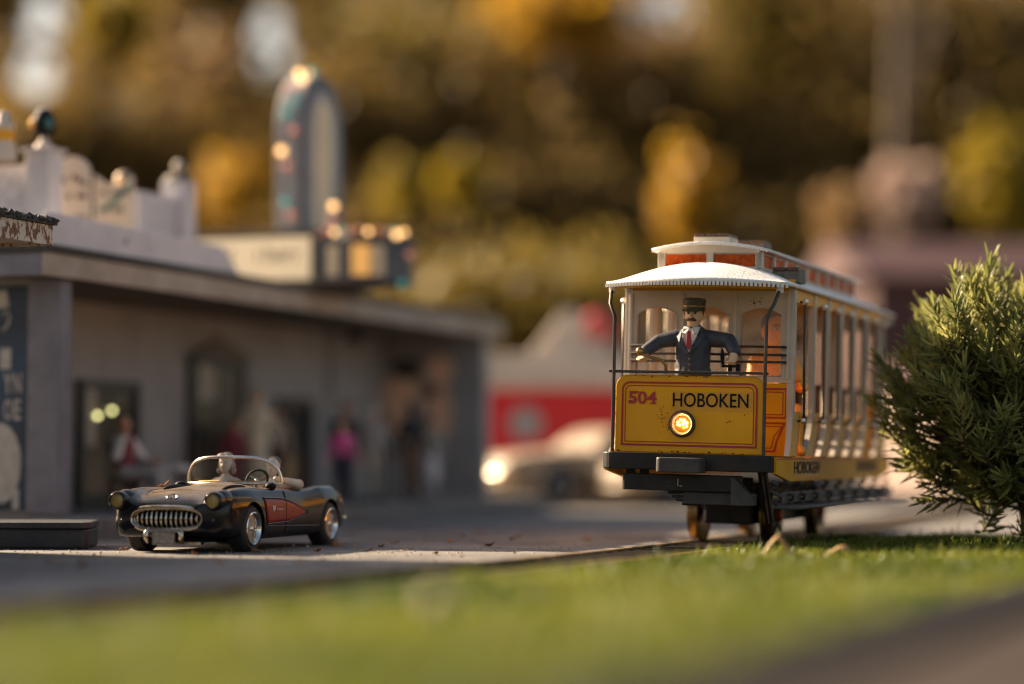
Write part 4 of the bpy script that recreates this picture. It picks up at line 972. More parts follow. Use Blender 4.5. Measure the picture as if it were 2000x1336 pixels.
def convertible():
    a = R(19); r = root('toy_convertible', 'black vintage toy convertible with red side coves parked on the road', 'toy car', (-2.335, 16.42, 0.001), -a)
    #      y     xs   zb    zm    xf    zf    xv    zv    zc
    tab = [(-.035, .20, .215, .25, .15, .29, .10, .29, .288),
           (-.02, .30, .165, .25, .25, .335, .17, .325, .325),
           (.0, .385, .135, .25, .33, .372, .22, .352, .350),
           (.04, .435, .115, .26, .372, .408, .24, .375, .378),
           (.12, .462, .105, .27, .384, .436, .25, .402, .410),
           (.24, .476, .10, .28, .385, .456, .26, .426, .436),
           (.42, .484, .095, .28, .385, .464, .27, .444, .460),
           (.62, .480, .09, .27, .388, .458, .28, .450, .478),
           (.85, .474, .085, .27, .40, .450, .30, .452, .490),
           (1.05, .470, .085, .27, .41, .444, .31, .444, .476),
           (1.30, .470, .085, .27, .41, .432, .31, .432, .446),
           (1.52, .478, .085, .28, .41, .440, .31, .436, .446),
           (1.72, .488, .09, .285, .40, .462, .29, .442, .450),
           (1.92, .482, .095, .285, .388, .462, .27, .434, .440),
           (2.10, .458, .105, .28, .368, .436, .25, .404, .408),
           (2.24, .41, .13, .27, .33, .39, .22, .356, .358),
           (2.31, .34, .17, .26, .27, .335, .18, .31, .31),
           (2.335, .22, .22, .26, .17, .29, .1, .285, .285)]
    b, Y, rows = loft(tab, 90); body = b.build('body', M['blackpaint'], None, 40)
    cut = []
    for y in (.42, 1.82):
        for s in (-1, 1): cut.append(B().cyl((s * .30, y, .165), (s * .60, y, .165), .196, n=40).build('cut', M['letter']))
    # cockpit with rounded corners
    pts = []
    for cx, cy, q0 in ((.30, 1.52, 0), (-.30, 1.52, 1), (-.30, 1.07, 2), (.30, 1.07, 3)):
        for k in range(5): t = (q0 + k / 4) * math.pi / 2; pts.append((cx + .06 * math.cos(t), cy + .08 * math.sin(t), .20))
    cut.append(B().ext(pts, (0, 0, .5)).build('cut', M['letter']))
    # grille mouth
    g = [(.285 * math.copysign(abs(math.cos(t)) ** .55, math.cos(t)), -.20, .245 + .082 * math.copysign(abs(math.sin(t)) ** .8, math.sin(t))) for t in (2 * math.pi * k / 40 for k in range(40))]
    cut.append(B().ext(g, (0, .255, 0)).build('cut', M['letter']))
    boolean(body, cut); body.parent = r
    def outer_x(y, z):
        q = [float(herm(np.array(y), [t[0] for t in tab], [t[k] for t in tab])) for k in range(1, 9)]
        h_ = half_section(q); zz = [p.y for p in h_[1:30]]; xx = [p.x for p in h_[1:30]]
        return float(np.interp(z, zz, xx))
    def top_z(x, y):
        q = [float(herm(np.array(y), [t[0] for t in tab], [t[k] for t in tab])) for k in range(1, 9)]
        h_ = half_section(q)[14:]; zz = [p.y for p in h_][::-1]; xx = [p.x for p in h_][::-1]
        return float(np.interp(abs(x), xx, zz))
    # grille: ring, backing, thirteen teeth
    gr = B().tube([(p[0] * 1.0, -.024 + .022 * (p[0] / .3) ** 2, p[2]) for p in g], .0155, 10, True).build('grille_ring', M['chrome'], r, 60)
    B().tube([(p[0] * .93, -.012 + .022 * (p[0] / .3) ** 2, .245 + (p[2] - .245) * .84) for p in g], .008, 8, True).build('inner_ring', M['chrome'], gr, 60)
    B().ext([(p[0], .03, p[2]) for p in g], (0, .01, 0)).build('grille_backing', M['letter'], r)
    for k in range(13):
        x = -.234 + .039 * k; hh = .066 * (1 - (abs(x) / .30) ** 3.2); y0 = -.010 + .022 * (x / .3) ** 2
        B().tube([(x, y0 + .02, .245 + hh), (x, y0 - .006, .245 + hh * .6), (x, y0 - .014, .245), (x, y0 - .006, .245 - hh * .6), (x, y0 + .02, .245 - hh)], [.006, .009, .0105, .009, .006], 8).build('grille_tooth', M['chrome'], r, 60)
    B().tube([(-.25, .045, .247), (-.12, .0, .247), (0, -.006, .247), (.12, .0, .247), (.25, .045, .247)], .003, 6).build('grille_bar', M['chrome'], r)
    # headlights on rounded pods
    for s in (-1, 1):
        pod = B().sph((s * .378, .10, .375), (.072, .152, .078), 22, 14).build('headlight_pod', M['blackpaint'], r, 60)
        hm = Matrix.Translation((s * .378, -.040, .372)) @ Matrix.Rotation(math.pi / 2, 4, 'X')
        h = B().lathe([(.066, -.07), (.068, -.01), (.066, .012), (.058, .020), (.051, .016), (.051, 0)], hm, 30).build('headlight', M['blackpaint'], pod, 40)
        B().lathe([(.0525, .010), (.0525, .016), (.0485, .017), (.0475, .010)], hm, 30).build('headlight_rim', M['chrome'], h, 40) if False else None
        B().lathe([(.051, .008), (.040, .012), (.022, .015), (.001, .016)], hm, 28).build('headlight_lens', M['amberlens'], pod, 60)
        # parking lamp, small bumper blade
        bl = B().tube([(s * .30, .015, .215), (s * .36, .02, .208), (s * .43, .075, .207), (s * .462, .15, .21)], [.007, .011, .011, .007], 8).build('bumper_blade', M['blackpaint'], r, 60)
        B().tube([(s * .33, .002, .217), (s * .40, .03, .216)], .0035, 6).build('bumper_edge', M['chrome'], bl)
        B().lathe([(.014, -.01), (.015, .006), (.011, .009), (.001, .005)], Matrix.Translation((s * .355, .002, .236)) @ Matrix.Rotation(math.pi / 2, 4, 'X'), 14).build('parking_lamp', M['chrome'], r, 50)
        # bumper guards beside the plate
        B().tube([(s * .135, -.035, .17), (s * .138, -.055, .145), (s * .137, -.055, .105), (s * .135, -.035, .075)], [.012, .021, .02, .010], 10).build('bumper_guard', M['chrome'], r, 60)
    B().b2((-.14, -.05, .147), (.14, -.035, .168)).build('plate_bar', M['plate'], r, bevel=.004)
    pl = B().b2((-.088, -.058, .062), (.088, -.048, .148)).build('number_plate', M['plate'], r, bevel=.004)
    b = B()
    for z0, z1, x0, x1 in ((.138, .147, -.087, .087), (.062, .070, -.087, .087), (.0705, .1375, -.087, -.078), (.0705, .1375, .078, .087)): b.b2((x0, -.064, z0), (x1, -.0585, z1))
    b.build('plate_frame', M['chrome'], pl, bevel=.002)
    # badge
    zb = top_z(0, .085) + .004
    bm_ = Matrix.Translation((.0, .07, zb - .006)) @ Matrix.Rotation(R(50), 4, 'X')
    bd = B().lathe([(.026, .0), (.034, .001), (.036, .006), (.033, .008), (.028, .005)], bm_ @ Matrix.Diagonal((1.15, .8, 1, 1)), 26).build('badge', M['chrome'], r, 50)
    b = B()
    for q in (-1, 1):
        b.box((0, 0, .004), (.044, .006, .003), (0, 0, q * .5)); b.box((q * .014, .008, .004), (.014, .010, .003), (0, 0, q * .5))
    o = b.build('badge_flags', M['chrome'], bd); o.data.transform(bm_)
    # hood seams and dark vents on the hood
    for s in (-1, 1):
        v = []
        for k in range(9):
            t = k / 8; y = .40 + .38 * t; x = .235 + .012 * math.sin(t * 3); v.append((s * x, y, top_z(x, y) + .004))
        B().tube(v, [.004 + .022 * math.sin(math.pi * (k / 8) ** .8) for k in range(9)], 10).build('hood_vent', M['letter'], r, 60)
        v = [(s * (.30 - .13 * max(0, (.35 - y) / .3) ** 2), y, top_z(.30 - .13 * max(0, (.35 - y) / .3) ** 2, y) + .0005) for y in np.linspace(.13, .86, 14)]
        B().tube(v, .0022, 5).build('hood_seam', M['letter'], r)
    B().tube([(x, .30 - .05 * (x / .2) ** 2, top_z(x, .30 - .05 * (x / .2) ** 2) + .0003) for x in np.linspace(-.24, .24, 12)], .0018, 5).build('hood_seam', M['letter'], r)
    for s in (-1, 1):
        # red cove patch, its rim, door seam
        rows = []; n = 26; top = []; bot = []
        for k in range(n):
            t = k / (n - 1); y = .66 + .74 * t
            zt = .385 - .105 * max(0, (t - .35) / .65) ** 1.8 - .02 * t; zb_ = .195 + .07 * max(0, (t - .4) / .6) ** 1.8 + .01 * t
            sh = (1 - t) * .0
            row = []
            for j in range(7):
                z = zb_ + (zt - zb_) * j / 6; yy = y - (.055 * (j / 6)) * (1 - t)
                row.append((s * (outer_x(yy, z) + .0035), yy, z))
            rows.append(row); top.append(row[-1]); bot.append(row[0])
        c = B().grid(rows).build('side_cove', M['cove'], r, 60, solid=.004)
        B().tube(top + [rows[-1][3]] + bot[::-1], .006, 6).build('cove_rim', M['blackpaint'], c, 60)
        ds = [(s * (outer_x(1.005, z) + .0045), 1.005 + .0 * z, z) for z in np.linspace(.13, .43, 14)]
        B().tube(ds, .003, 5).build('door_seam', M['letter'], r)
        rk = [(s * (outer_x(y, .165) + .002), y, .172 + .01 * math.sin(y * 3)) for y in np.linspace(.66, 1.6, 14)]
        B().tube(rk, .005, 6).build('rocker_moulding', M['blackpaint'], r, 60)
        # crossed flags emblem and small script
        xx = outer_x(.80, .30) + .0075
        for q in (-1, 1):
            fl = [(0, -.012), (.008, -.004), (.017, .004), (.020, .018), (.016, .030), (.006, .034), (.002, .02)]
            B().ext([(s * xx, .765 + q * .003 + q * u, .295 + v) for u, v in fl], (s * .003, 0, 0)).build('emblem', M['parapet'], c)
        mx = Matrix.Translation((s * (outer_x(.88, .29) + .0075), .885, .297)) @ Matrix.Rotation(s * math.pi / 2, 4, 'Z')
        text('lettering', 'Fuel Injection', M['parapet'], c, (.12, .016), mx, .002, .0)
        # side mirror stub, wiper
    B().sph((.40, .88, .466), (.042, .05, .028), 12, 8).build('cowl_mirror', M['letter'], r, 60)
    B().sph((-.30, .80, .478), (.042, .05, .026), 12, 8).build('cowl_mirror', M['letter'], r, 60)
    # windscreen
    def ws(x, f):
        u = abs(x) / .385; zt = .486 + .196 * max(0, 1 - u ** 4.2) ** .42; zb_ = .486
        return (x, (.915 + .19 * u ** 2) + f * .06 * (1 - u ** 2), zb_ + (zt - zb_) * f)
    xs = [.385 * math.sin(math.pi / 2 * k / 16) for k in range(-16, 17)]
    fr = B().tube([ws(x, 1) for x in xs], .0125, 10).build('windscreen_frame', M['chrome2'], r, 60)
    B().tube([ws(x, 0) for x in xs], .012, 8).build('lower_frame', M['chrome'], fr, 60)
    B().grid([[ws(x, f) for x in xs] for f in (0, .25, .5, .75, .97)]).build('windscreen', M['cglass'], r, 60)
    for x0, x1 in ((-.22, -.02), (.04, .24)):
        B().tube([(x0, .885 + .17 * (x0 / .385) ** 2, .502), (x1, .885 + .17 * (x1 / .385) ** 2, .506)], .006, 6).build('wiper', M['brass'], r, 50)
    # interior
    B().b2((-.34, 1.0, .36), (.34, 1.06, .455)).build('dashboard', M['leather'], r, bevel=.012)
    B().b2((-.35, 1.01, .195), (.35, 1.58, .215)).build('floor_pan', M['letter'], r)
    for s in (-1, 1):
        st_ = B().b2((s * .175 - .13, 1.20, .215), (s * .175 + .13, 1.45, .29)).build('seat', M['leather'], r, bevel=.02)
        B().box((s * .175, 1.47, .36), (.26, .06, .22), (R(-10), 0, 0)).build('backrest', M['leather'], st_, bevel=.02)
        B().b2((s * .352 - .012, 1.02, .40), (s * .352 + .012, 1.56, .447)).build('door_trim', M['leather'], r, bevel=.006)
    sm = Matrix.Translation((.185, 1.10, .505)) @ Matrix.Rotation(R(68), 4, 'X')
    sw = B().tube([sm @ Vector((.088 * math.cos(t), .088 * math.sin(t), 0)) for t in (2 * math.pi * k / 28 for k in range(28))], .0095, 8, True).build('steering_wheel', M['letter'], r, 60)
    b = B()
    for t in (0, 2.1, 4.2): b.tube([sm @ Vector((0, 0, 0)), sm @ Vector((.086 * math.cos(t + .5), .086 * math.sin(t + .5), 0))], .005, 6)
    b.sph(sm @ Vector((0, 0, 0)), .02, 10, 7); b.build('spoke', M['chrome'], sw, 50)
    B().tube([(.185, 1.11, .50), (.185, 1.04, .43)], .01, 8).build('steering_column', M['letter'], r)
    # chassis and hidden underside
    B().b2((-.28, .12, .075), (.28, 2.18, .10)).build('chassis', M['letter'], r)
    B().b2((.02, .05, .06), (.24, .10, .078)).build('chassis_bar', M['chrome'], r)
    wheel_set(r, [(.405, .42), (.41, 1.82), (-.405, .42), (-.41, 1.82)], .166, .150, .118)
    for s in (-1, 1):
        B().tube([(s * .20, 2.30, .20), (s * .36, 2.29, .205), (s * .44, 2.2, .21)], .012, 8).build('rear_bumper', M['chrome'], r, 60)
        B().sph((s * .34, 2.25, .36), (.03, .05, .028), 10, 7).build('tail_lamp', M['cove'], r, 60)
    return r
car = convertible(); car.scale = (.95, .95, .95)
cmx = Matrix.Translation((-2.335, 16.42, .001)) @ Matrix.Rotation(-R(19), 4, 'Z') @ Matrix.Scale(.95, 4)
def seated_white(x, y, label, long_hair, elbow, hm_):
    p = root('person', label, 'figure', cmx @ Vector((x, y, .0)), -R(19)); p.scale = (.95, .95, .95)
    K = []; ad = lambda a, b, r0, r1, m: K.append((a, b, r0, r1, m))
    hz = .655 if long_hair else .63
    ad((0, 0, hz), (0, -.006, hz - .045), .050, .044, 0); ad((0, -.018, hz - .065), (0, -.02, hz - .07), .03, .028, 0); ad((0, -.048, hz - .02), (0, -.056, hz - .036), .006, .011, 0)
    for s in (-1, 1): ad((s * .050, .004, hz - .01), (s * .051, .004, hz - .035), .009, .008, 0)
    ad((0, .0, hz - .09), (0, .005, hz - .13), .026, .03, 0)
    ad((-.075, .01, hz - .17), (.075, .01, hz - .17), .042, .042, 0); ad((0, .01, hz - .18), (0, .02, .33), .078, .07, 0); ad((-.04, .0, .315), (.04, .0, .315), .06, .06, 0)
    for s in (-1, 1):
        if elbow and s > 0:
            ad((s * .09, .01, hz - .165), (.205, .02, .475), .036, .040, 0); ad((.205, .02, .475), (.16, -.10, .50), .038, .028, 0); ad((.16, -.10, .50), (.10, -.17, .52), .024, .02, 0)
        else:
            ad((s * .095, .01, hz - .17), (s * .12, -.04, .38), .034, .03, 0); ad((s * .12, -.04, .38), (s * .06, -.13, .40), .028, .022, 0)
        ad((s * .045, .0, .31), (s * .055, -.15, .325), .045, .036, 0); ad((s * .055, -.15, .325), (s * .055, -.17, .245), .034, .028, 0)
    figure('body', K, [M['plaster']], p, .0085, 2)
    b = B()
    if long_hair:
        b.sph((0, .026, hz + .014), (.060, .050, .052), 16, 10)
        for s in (-1, 1): b.sph((s * .050, .022, hz - .045), (.020, .030, .044), 10, 8); b.sph((s * .058, .018, hz - .078), (.022, .026, .026), 10, 8)
        b.sph((-.02, -.03, hz + .035), (.035, .03, .022), 10, 7)
    else: b.sph((0, .022, hz + .016), (.054, .046, .044), 16, 10)
    b.build('hair', hm_, p, 60)
    for s in (-1, 1): B().sph((s * .019, -.046, hz - .012), (.007, .005, .005), 8, 6).build('eye', M['hairgrey'], p, 60)
    return p
seated_white(-.185, 1.33, 'unpainted white woman with wavy hair seated as passenger in the black convertible', True, False, M['palehair'])
seated_white(.20, 1.36, 'white figure of a man with dark hair driving the convertible, elbow on door', False, True, M['hairgrey'])

def sedan(loc, rotz, label):
    r = root('toy_sedan', label, 'toy car', loc, rotz)
    tab = [(-.03, .25, .2, .26, .18, .33, .12, .34, .34), (.0, .40, .14, .27, .34, .40, .24, .40, .40), (.1, .47, .11, .3, .40, .45, .28, .45, .455), (.45, .50, .10, .32, .42, .48, .3, .485, .50), (.9, .51, .09, .32, .43, .49, .34, .50, .53),
           (1.4, .51, .09, .32, .43, .48, .34, .49, .51), (1.9, .50, .10, .32, .42, .47, .3, .47, .48), (2.3, .46, .12, .3, .38, .43, .26, .42, .42), (2.42, .38, .16, .28, .3, .36, .2, .35, .35), (2.45, .25, .2, .27, .2, .3, .1, .3, .3)]
    b, _, _ = loft(tab, 50); body = b.build('body', M['carcream'], None, 40)
    boolean(body, [B().cyl((s * .3, y, .17), (s * .62, y, .17), .2, n=28).build('cut', M['letter']) for y in (.45, 1.9) for s in (-1, 1)]); body.parent = r
    cab = B()
    rows = []
    for z, ix, y0, y1 in ((.48, 0, .86, 1.86), (.60, .05, .98, 1.72), (.68, .11, 1.10, 1.58), (.705, .2, 1.2, 1.48)):
        rows.append([(x, y, z) for x, y in ((-.41 + ix, y0), (.41 - ix, y0), (.43 - ix, (y0 + y1) / 2), (.41 - ix, y1), (-.41 + ix, y1), (-.43 + ix, (y0 + y1) / 2))])
    cab.grid(rows, True, True).build('cabin', M['carcream'], r, 30, bevel=.02)
    B().add([(-.33, .905, .51), (.33, .905, .51), (.29, 1.015, .625), (-.29, 1.015, .625)], [(0, 1, 2, 3)]).build('windscreen', M['doorglass'], r)
    for s in (-1, 1):
        B().add([(s * .412, .98, .51), (s * .412, 1.74, .51), (s * .355, 1.62, .63), (s * .355, 1.08, .63)], [(0, 1, 2, 3)]).build('side_window', M['doorglass'], r)
        hm = Matrix.Translation((s * .36, .0, .36)) @ Matrix.Rotation(math.pi / 2, 4, 'X')
        B().lathe([(.05, -.05), (.05, .02), (.04, .04), (.02, .05), (.001, .052)], hm, 20).build('headlight', M['oldlamp'], r, 60)
    B().tube([(-.5, .1, .2), (-.4, -.04, .2), (0, -.07, .2), (.4, -.04, .2), (.5, .1, .2)], .04, 10).build('bumper', M['oldlamp'], r, 60)
    B().tube([(-.24, -.03, .29), (.24, -.03, .29)], .035, 8).build('grille', M['chrome'], r, 60)
    wheel_set(r, [(.42, .45), (.42, 1.9), (-.42, .45), (-.42, 1.9)], .17, .12, .1, mesh=False)
    return r
# extra materials used on the buildings
TEALB = emit('teal_bulb', (0.05, 0.30, 0.26), .22); TEAL = mat('teal_paint', (0.02, 0.16, 0.135), .25, coat=.4); 
AMBERB = emit('amber_bulb', (1.0, 0.55, 0.20), .9); REDB = emit('red_bulb', (0.55, 0.20, 0.14), .18)
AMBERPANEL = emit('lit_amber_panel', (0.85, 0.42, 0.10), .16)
GLINT_Y = emit('pale_yellow_glint', (0.85, 0.80, 0.32), 1.6)  # glow for the added glints in the door glass
def peel():
    m, t, p = principled('peeling_painted_wood'); N, L = t.nodes, t.links
    tc = N.new('ShaderNodeTexCoord'); mp = N.new('ShaderNodeMapping'); mp.inputs['Scale'].default_value = (1, 1, .6)
    L.new(tc.outputs['Object'], mp.inputs[0])
    n = N.new('ShaderNodeTexNoise'); n.inputs['Scale'].default_value = 22; n.inputs['Detail'].default_value = 8; n.inputs['Roughness'].default_value = .65
    L.new(mp.outputs[0], n.inputs['Vector'])
    r = N.new('ShaderNodeValToRGB'); e = r.color_ramp.elements; e[0].position = .47; e[0].color = (.16, .055, .02, 1); e[1].position = .50; e[1].color = (.55, .46, .38, 1)
    L.new(n.outputs['Fac'], r.inputs[0]); L.new(r.outputs[0], p.inputs['Base Color']); p.inputs['Roughness'].default_value = .7
    b = N.new('ShaderNodeBump'); b.inputs['Strength'].default_value = .6; b.inputs['Distance'].default_value = .01
    L.new(r.outputs[0], b.inputs['Height']); L.new(b.outputs[0], p.inputs['Normal']); return m
PEEL = peel()
REDGLOBE = mat('red_globe', (0.62, 0.05, 0.03), .3, coat=.4)

SIGNGLOW = emit('cream_board_added_glow', (0.80, 0.60, 0.36), .16)  # faint emission added to brighten the cream board
# ------------------------------------------------------------------ the long grey building with its porch
BO = Vector((-3.75, 19.5, 0)); BA = -R(19.3)
bmx = Matrix.Translation(BO) @ Matrix.Rotation(BA, 4, 'Z'); binv = bmx.inverted()
def BL(px, py, Y): return binv @ W(px, py, Y)      # photo pixel -> building frame (x street, y along, z up)
def BW(x, y, z): return bmx @ Vector((x, y, z))
b = B(); c = [BW(-6, -.62, 0), BW(.56, -.62, 0), BW(.56, 11.2, 0), BW(-6, 11.2, 0)]
b.ext([(p.x, p.y, -.01) for p in c], (0, 0, .185)); tag(b.build('sidewalk', M['plat'], bevel=.02), kind='structure')
bld = root('porch_building', 'long grey stucco building with a deep porch and blue-grey corner pillar', 'building', BO, BA)
def P(name, b, m, parent=None, **k): return b.build(name, m, parent or bld, **k)
PZ = .18
fw = P('wall', B().b2((-1.35, .02, PZ), (-1.2, 10.2, 2.09)), M['greywall'])
P('wall', B().b2((-6, .03, PZ), (-1.352, .17, 2.09)), M['greywall'])
ew_ = P('wall', B().b2((-1.198, .04, PZ), (-.18, .16, 2.09)), M['greywall'])
wing = P('wall', B().b2((-1.197, 10.0, PZ), (.12, 10.2, 2.09)), M['greywall'])
P('corner_pillar', B().b2((-.175, -.02, PZ), (.125, .17, 2.09)), M['pillar'], bevel=.012)
P('pilaster', B().b2((-1.199, 8.35, PZ), (-1.14, 8.6, 2.085)), M['greywall'])
P('porch_lamp', B().lathe([(.03, 2.088), (.10, 2.04), (.11, 1.98), (.001, 1.96)], Matrix.Translation((-.9, 8.45, 0)), 16), M['letter'], smooth=40)
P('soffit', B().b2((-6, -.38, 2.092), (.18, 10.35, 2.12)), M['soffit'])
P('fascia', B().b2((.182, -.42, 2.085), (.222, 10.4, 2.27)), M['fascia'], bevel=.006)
P('fascia', B().b2((-6, -.422, 2.085), (.18, -.384, 2.27)), M['pillar'], bevel=.006)
P('roof', B().b2((-6, -.46, 2.272), (.25, 10.44, 2.335)), M['shingle'], bevel=.01)
# worn end roof edging lit at the far corner
# doors
def opening(y0, y1, zt, panes, mtf):
    d = P('door', B().b2((-1.198, y0, PZ), (-1.17, y1, zt)), mtf)
    for s in (y0, y1 - .09): P('door_frame', B().b2((-1.168, s, PZ), (-1.13, s + .09, zt)), M['door'], d)
    P('door_frame', B().b2((-1.168, y0 + .092, zt - .08), (-1.132, y1 - .092, zt)), M['door'], d)
    for k in range(panes):
        a = y0 + .1 + (y1 - y0 - .2) * k / panes; e = a + (y1 - y0 - .2) / panes - .05
        P('door_pane', B().b2((-1.168, a, PZ + .12), (-1.155, e, zt - .12)), M['doorglass'], d)
    return d
d1 = opening(2.55, 3.72, 1.37, 2, M['door'])
d2 = opening(4.8, 6.1, 1.66, 2, M['door'])
P('pediment', B().ext([(-1.165, 4.72, 1.67), (-1.165, 6.18, 1.67), (-1.165, 5.9, 1.76), (-1.165, 5.45, 1.87), (-1.165, 5.0, 1.76)], (.07, 0, 0)), M['soffit'], d2, bevel=.01)
P('paper_notice', B().b2((-1.154, 5.0, 1.22), (-1.148, 5.38, 1.62)), M['paper'], d2)
P('paper_notice', B().b2((-1.154, 2.7, .75), (-1.148, 2.86, 1.3)), M['paper'], d1)
d3 = opening(6.95, 7.85, 1.30, 1, M['door'])
# added glowing spheres stand in for bright reflections in the first door's glass
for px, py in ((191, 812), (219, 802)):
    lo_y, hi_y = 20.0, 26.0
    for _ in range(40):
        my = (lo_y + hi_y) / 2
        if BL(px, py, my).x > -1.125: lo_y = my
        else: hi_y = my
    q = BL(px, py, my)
    P('door_glint', B().sph((-1.125, q.y, q.z), .020, 12, 8), GLINT_Y, d1, smooth=60)
# film posters on the wing wall facing the street corner
def mural(x0, x1, z0, z1, dark):
    f = P('poster', B().b2((x0, 9.985, z0), (x1, 9.998, z1)), dark, wing)
    return f
po = mural(-1.12, -.68, .55, 1.75, M['greywall'])
def disc(b, cx, cz, rx, rz, y, n=18): b.ext([(cx + rx * math.cos(t), y, cz + rz * math.sin(t)) for t in (2 * math.pi * k / n for k in range(n))], (0, .004, 0))
b = B(); disc(b, -.93, 1.35, .24, .33, 9.978); b.b2((-1.1, 9.979, .80), (-.74, 9.984, 1.06)); P('poster_print', b, M['print_peach'], po)
b = B(); disc(b, -.88, 1.70, .19, .12, 9.972); P('poster_print', b, M['hair'], po)
po2 = mural(-.66, -.26, .62, 1.92, M['greywall'])
b = B(); disc(b, -.45, 1.18, .17, .30, 9.978); disc(b, -.45, 1.68, .18, .19, 9.977); P('poster_print', b, M['print_peach'], po2)
b = B(); disc(b, -.56, 1.44, .09, .08, 9.972); P('poster_print', b, M['hairbrown'], po2)
# blue poster on the end wall beside the pillar
ps = root('blue_poster', 'dark blue wall poster with white letters YN and OE beside the corner pillar', 'poster', BO, BA)
P('panel', B().b2((-1.5, .015, .22), (-.19, .036, 2.04)), M['postblue'], ps)
def plocal(px, py): q = BL(px, py, 19.6); return Vector((q.x, .012, q.z))
for s_, (x0, y0_, x1, y1) in (('Y', (0, 729, 21, 769)), ('N', (24, 729, 43, 769)), ('O', (1, 780, 21, 820)), ('E', (25, 780, 41, 820))):
    a = plocal(x0, y1); e = plocal(x1, y0_)
    text('lettering', s_, M['posterwhite'], ps, (e.x - a.x, e.z - a.z), Matrix.Translation((a + e) / 2), .004, .02)
b = B(); q = plocal(-8, 905); disc(b, q.x, q.z, .20, .33, .008)
P('printed_disc', b, M['posterwhite'], ps)
a = plocal(2, 570); P('printed_shape', B().ext([(a.x - .1, .010, a.z), (a.x + .02, .010, a.z + .02), (a.x + .05, .010, a.z - .12), (a.x - .1, .010, a.z - .14)], (0, .004, 0)), M['posterwhite'], ps)
P('printed_shape', B().tube([plocal(-2, 615), plocal(10, 605), plocal(16, 620), plocal(10, 637), plocal(-2, 645)], .012, 6), M['posterwhite'], ps)
a = plocal(10, 700); P('printed_shape', B().box((a.x - .02, .012, a.z), (.10, .008, .17)), M['posterwhite'], ps)
a = plocal(30, 975); P('printed_shape', B().box((a.x, .012, a.z), (.06, .008, .16)), M['posterwhite'], ps)

# ------------------------------------------------------------------ on the porch roof
RZ = 2.337
pw = root('roof_parapet', 'low white parapet with a slanted end standing along the porch roof edge', 'parapet', BO, BA)
P('panel', B().ext([(.09, -.25, RZ), (.09, 3.25, RZ), (.09, 2.9, 2.585), (.09, -.25, 2.61)], (.06, 0, 0)), M['parapet'], pw, bevel=.012)
P('stain', B().sph((.153, 1.02, 2.47), (.003, .03, .03), 10, 6), M['hairgrey'], pw)
bw = root('roof_brick_wall', 'white painted brick roof wall with a post at either end', 'wall', BO, BA)
mt_ = M['parapet']
P('post', B().b2((-.68, .76, RZ), (-.44, .99, 3.24)), mt_, bw, bevel=.01); P('post_cap', B().b2((-.71, .73, 3.242), (-.41, 1.02, 3.27)), mt_, bw, bevel=.006)
P('post', B().b2((-.66, 3.2, RZ), (-.42, 3.46, 3.25)), mt_, bw, bevel=.01)
P('post_cap', B().lathe([(.15, 3.252), (.12, 3.30), (.03, 3.34), (.03, 3.37)], Matrix.Translation((-.54, 3.33, 0)) , 16, True), M['hairgrey'], bw, smooth=40)
P('finial', B().sph((-.54, 3.33, 3.40), .055, 14, 9), M['plaster'], bw, smooth=60)
def bricks(axis, a0, a1, fix, z0, z1):
    P('wall_core', B().b2((fix - .05, a0, z0) if axis == 'y' else (a0, fix - .05, z0), (fix + .05, a1, z1) if axis == 'y' else (a1, fix + .05, z1)), mt_, bw)
    bk = None; rows_ = int((z1 - z0) / .085)
    for i in range(rows_):
        off = .11 if i % 2 else 0; k = 0
        while a0 + off + k * .22 + .21 < a1:
            a = a0 + off + k * .22; k += 1; z = z0 + .085 * i
            if bk is None: bk = P('brick', B().box((0, 0, 0), (.014, .208, .076)), mt_, bw); o = bk
            else: o = bk.copy(); COL.objects.link(o); o.parent = bw
            if axis == 'y': o.location = (fix + .055, a + .105, z + .042)
            else: o.location = (a + .105, fix - .055, z + .042); o.rotation_euler = (0, 0, R(90))
bricks('y', 2.45, 3.19, -.55, RZ, 3.08); bricks('x', -2.3, -.70, .88, RZ, 3.14)
def roofsign(x, y, wd, z1, label, arch, stripe):
    r = root('roof_sign', label, 'sign', BW(x, y, RZ), BA + R(6))
    h = z1 - RZ; pts = [(-wd / 2, 0, 0), (wd / 2, 0, 0)]
    n = 12
    if arch:
        for k in range(n + 1): t = math.pi * k / n; pts.append((wd / 2 * math.cos(t), 0, h - wd * .42 + wd * .42 * math.sin(t)))
    else: pts += [(wd / 2, 0, h - .02), (wd * .2, 0, h - .10), (-wd * .2, 0, h - .08), (-wd / 2, 0, h - .0)]
    B().ext(pts, (0, .06, 0)).build('board', M['creamwall'], r, bevel=.008)
    b = B()
    rg = random.Random(int(wd * 1000))
    for row, z in enumerate((h * .80, h * .62, h * .42, h * .28)):
        for k in range(6):
            if rg.random() < .75:
                t = (k - 2.5) / 2.5; dz = -.06 * t * t if row == 0 and arch else 0
                b.box((t * wd * .36, -.004, z + dz), (wd * .10, .006, .045 if row < 2 else .03), (0, t * .3 if arch and row == 0 else 0, 0))
    b.build('printed_mark', M['wood'] if arch else M['darkblue'], r, kind='stuff')
    if stripe: B().ext([(-wd * .45, -.006, h * .62), (-wd * .2, -.006, h * .66), (wd * .46, -.006, h * .92), (wd * .46, -.006, h * .84), (-wd * .2, -.006, h * .58)], (0, .005, 0)).build('stripe', TEAL, r)
    return r
a = BL(140, 305, 20.9); roofsign(a.x, a.y, .33, a.z, 'rounded white sign board with faded lettering on the porch roof', True, False)
a = BL(221, 340, 21.5); roofsign(a.x, a.y, .36, a.z, 'white sign board with a teal stripe under the bust on the roof', False, True)
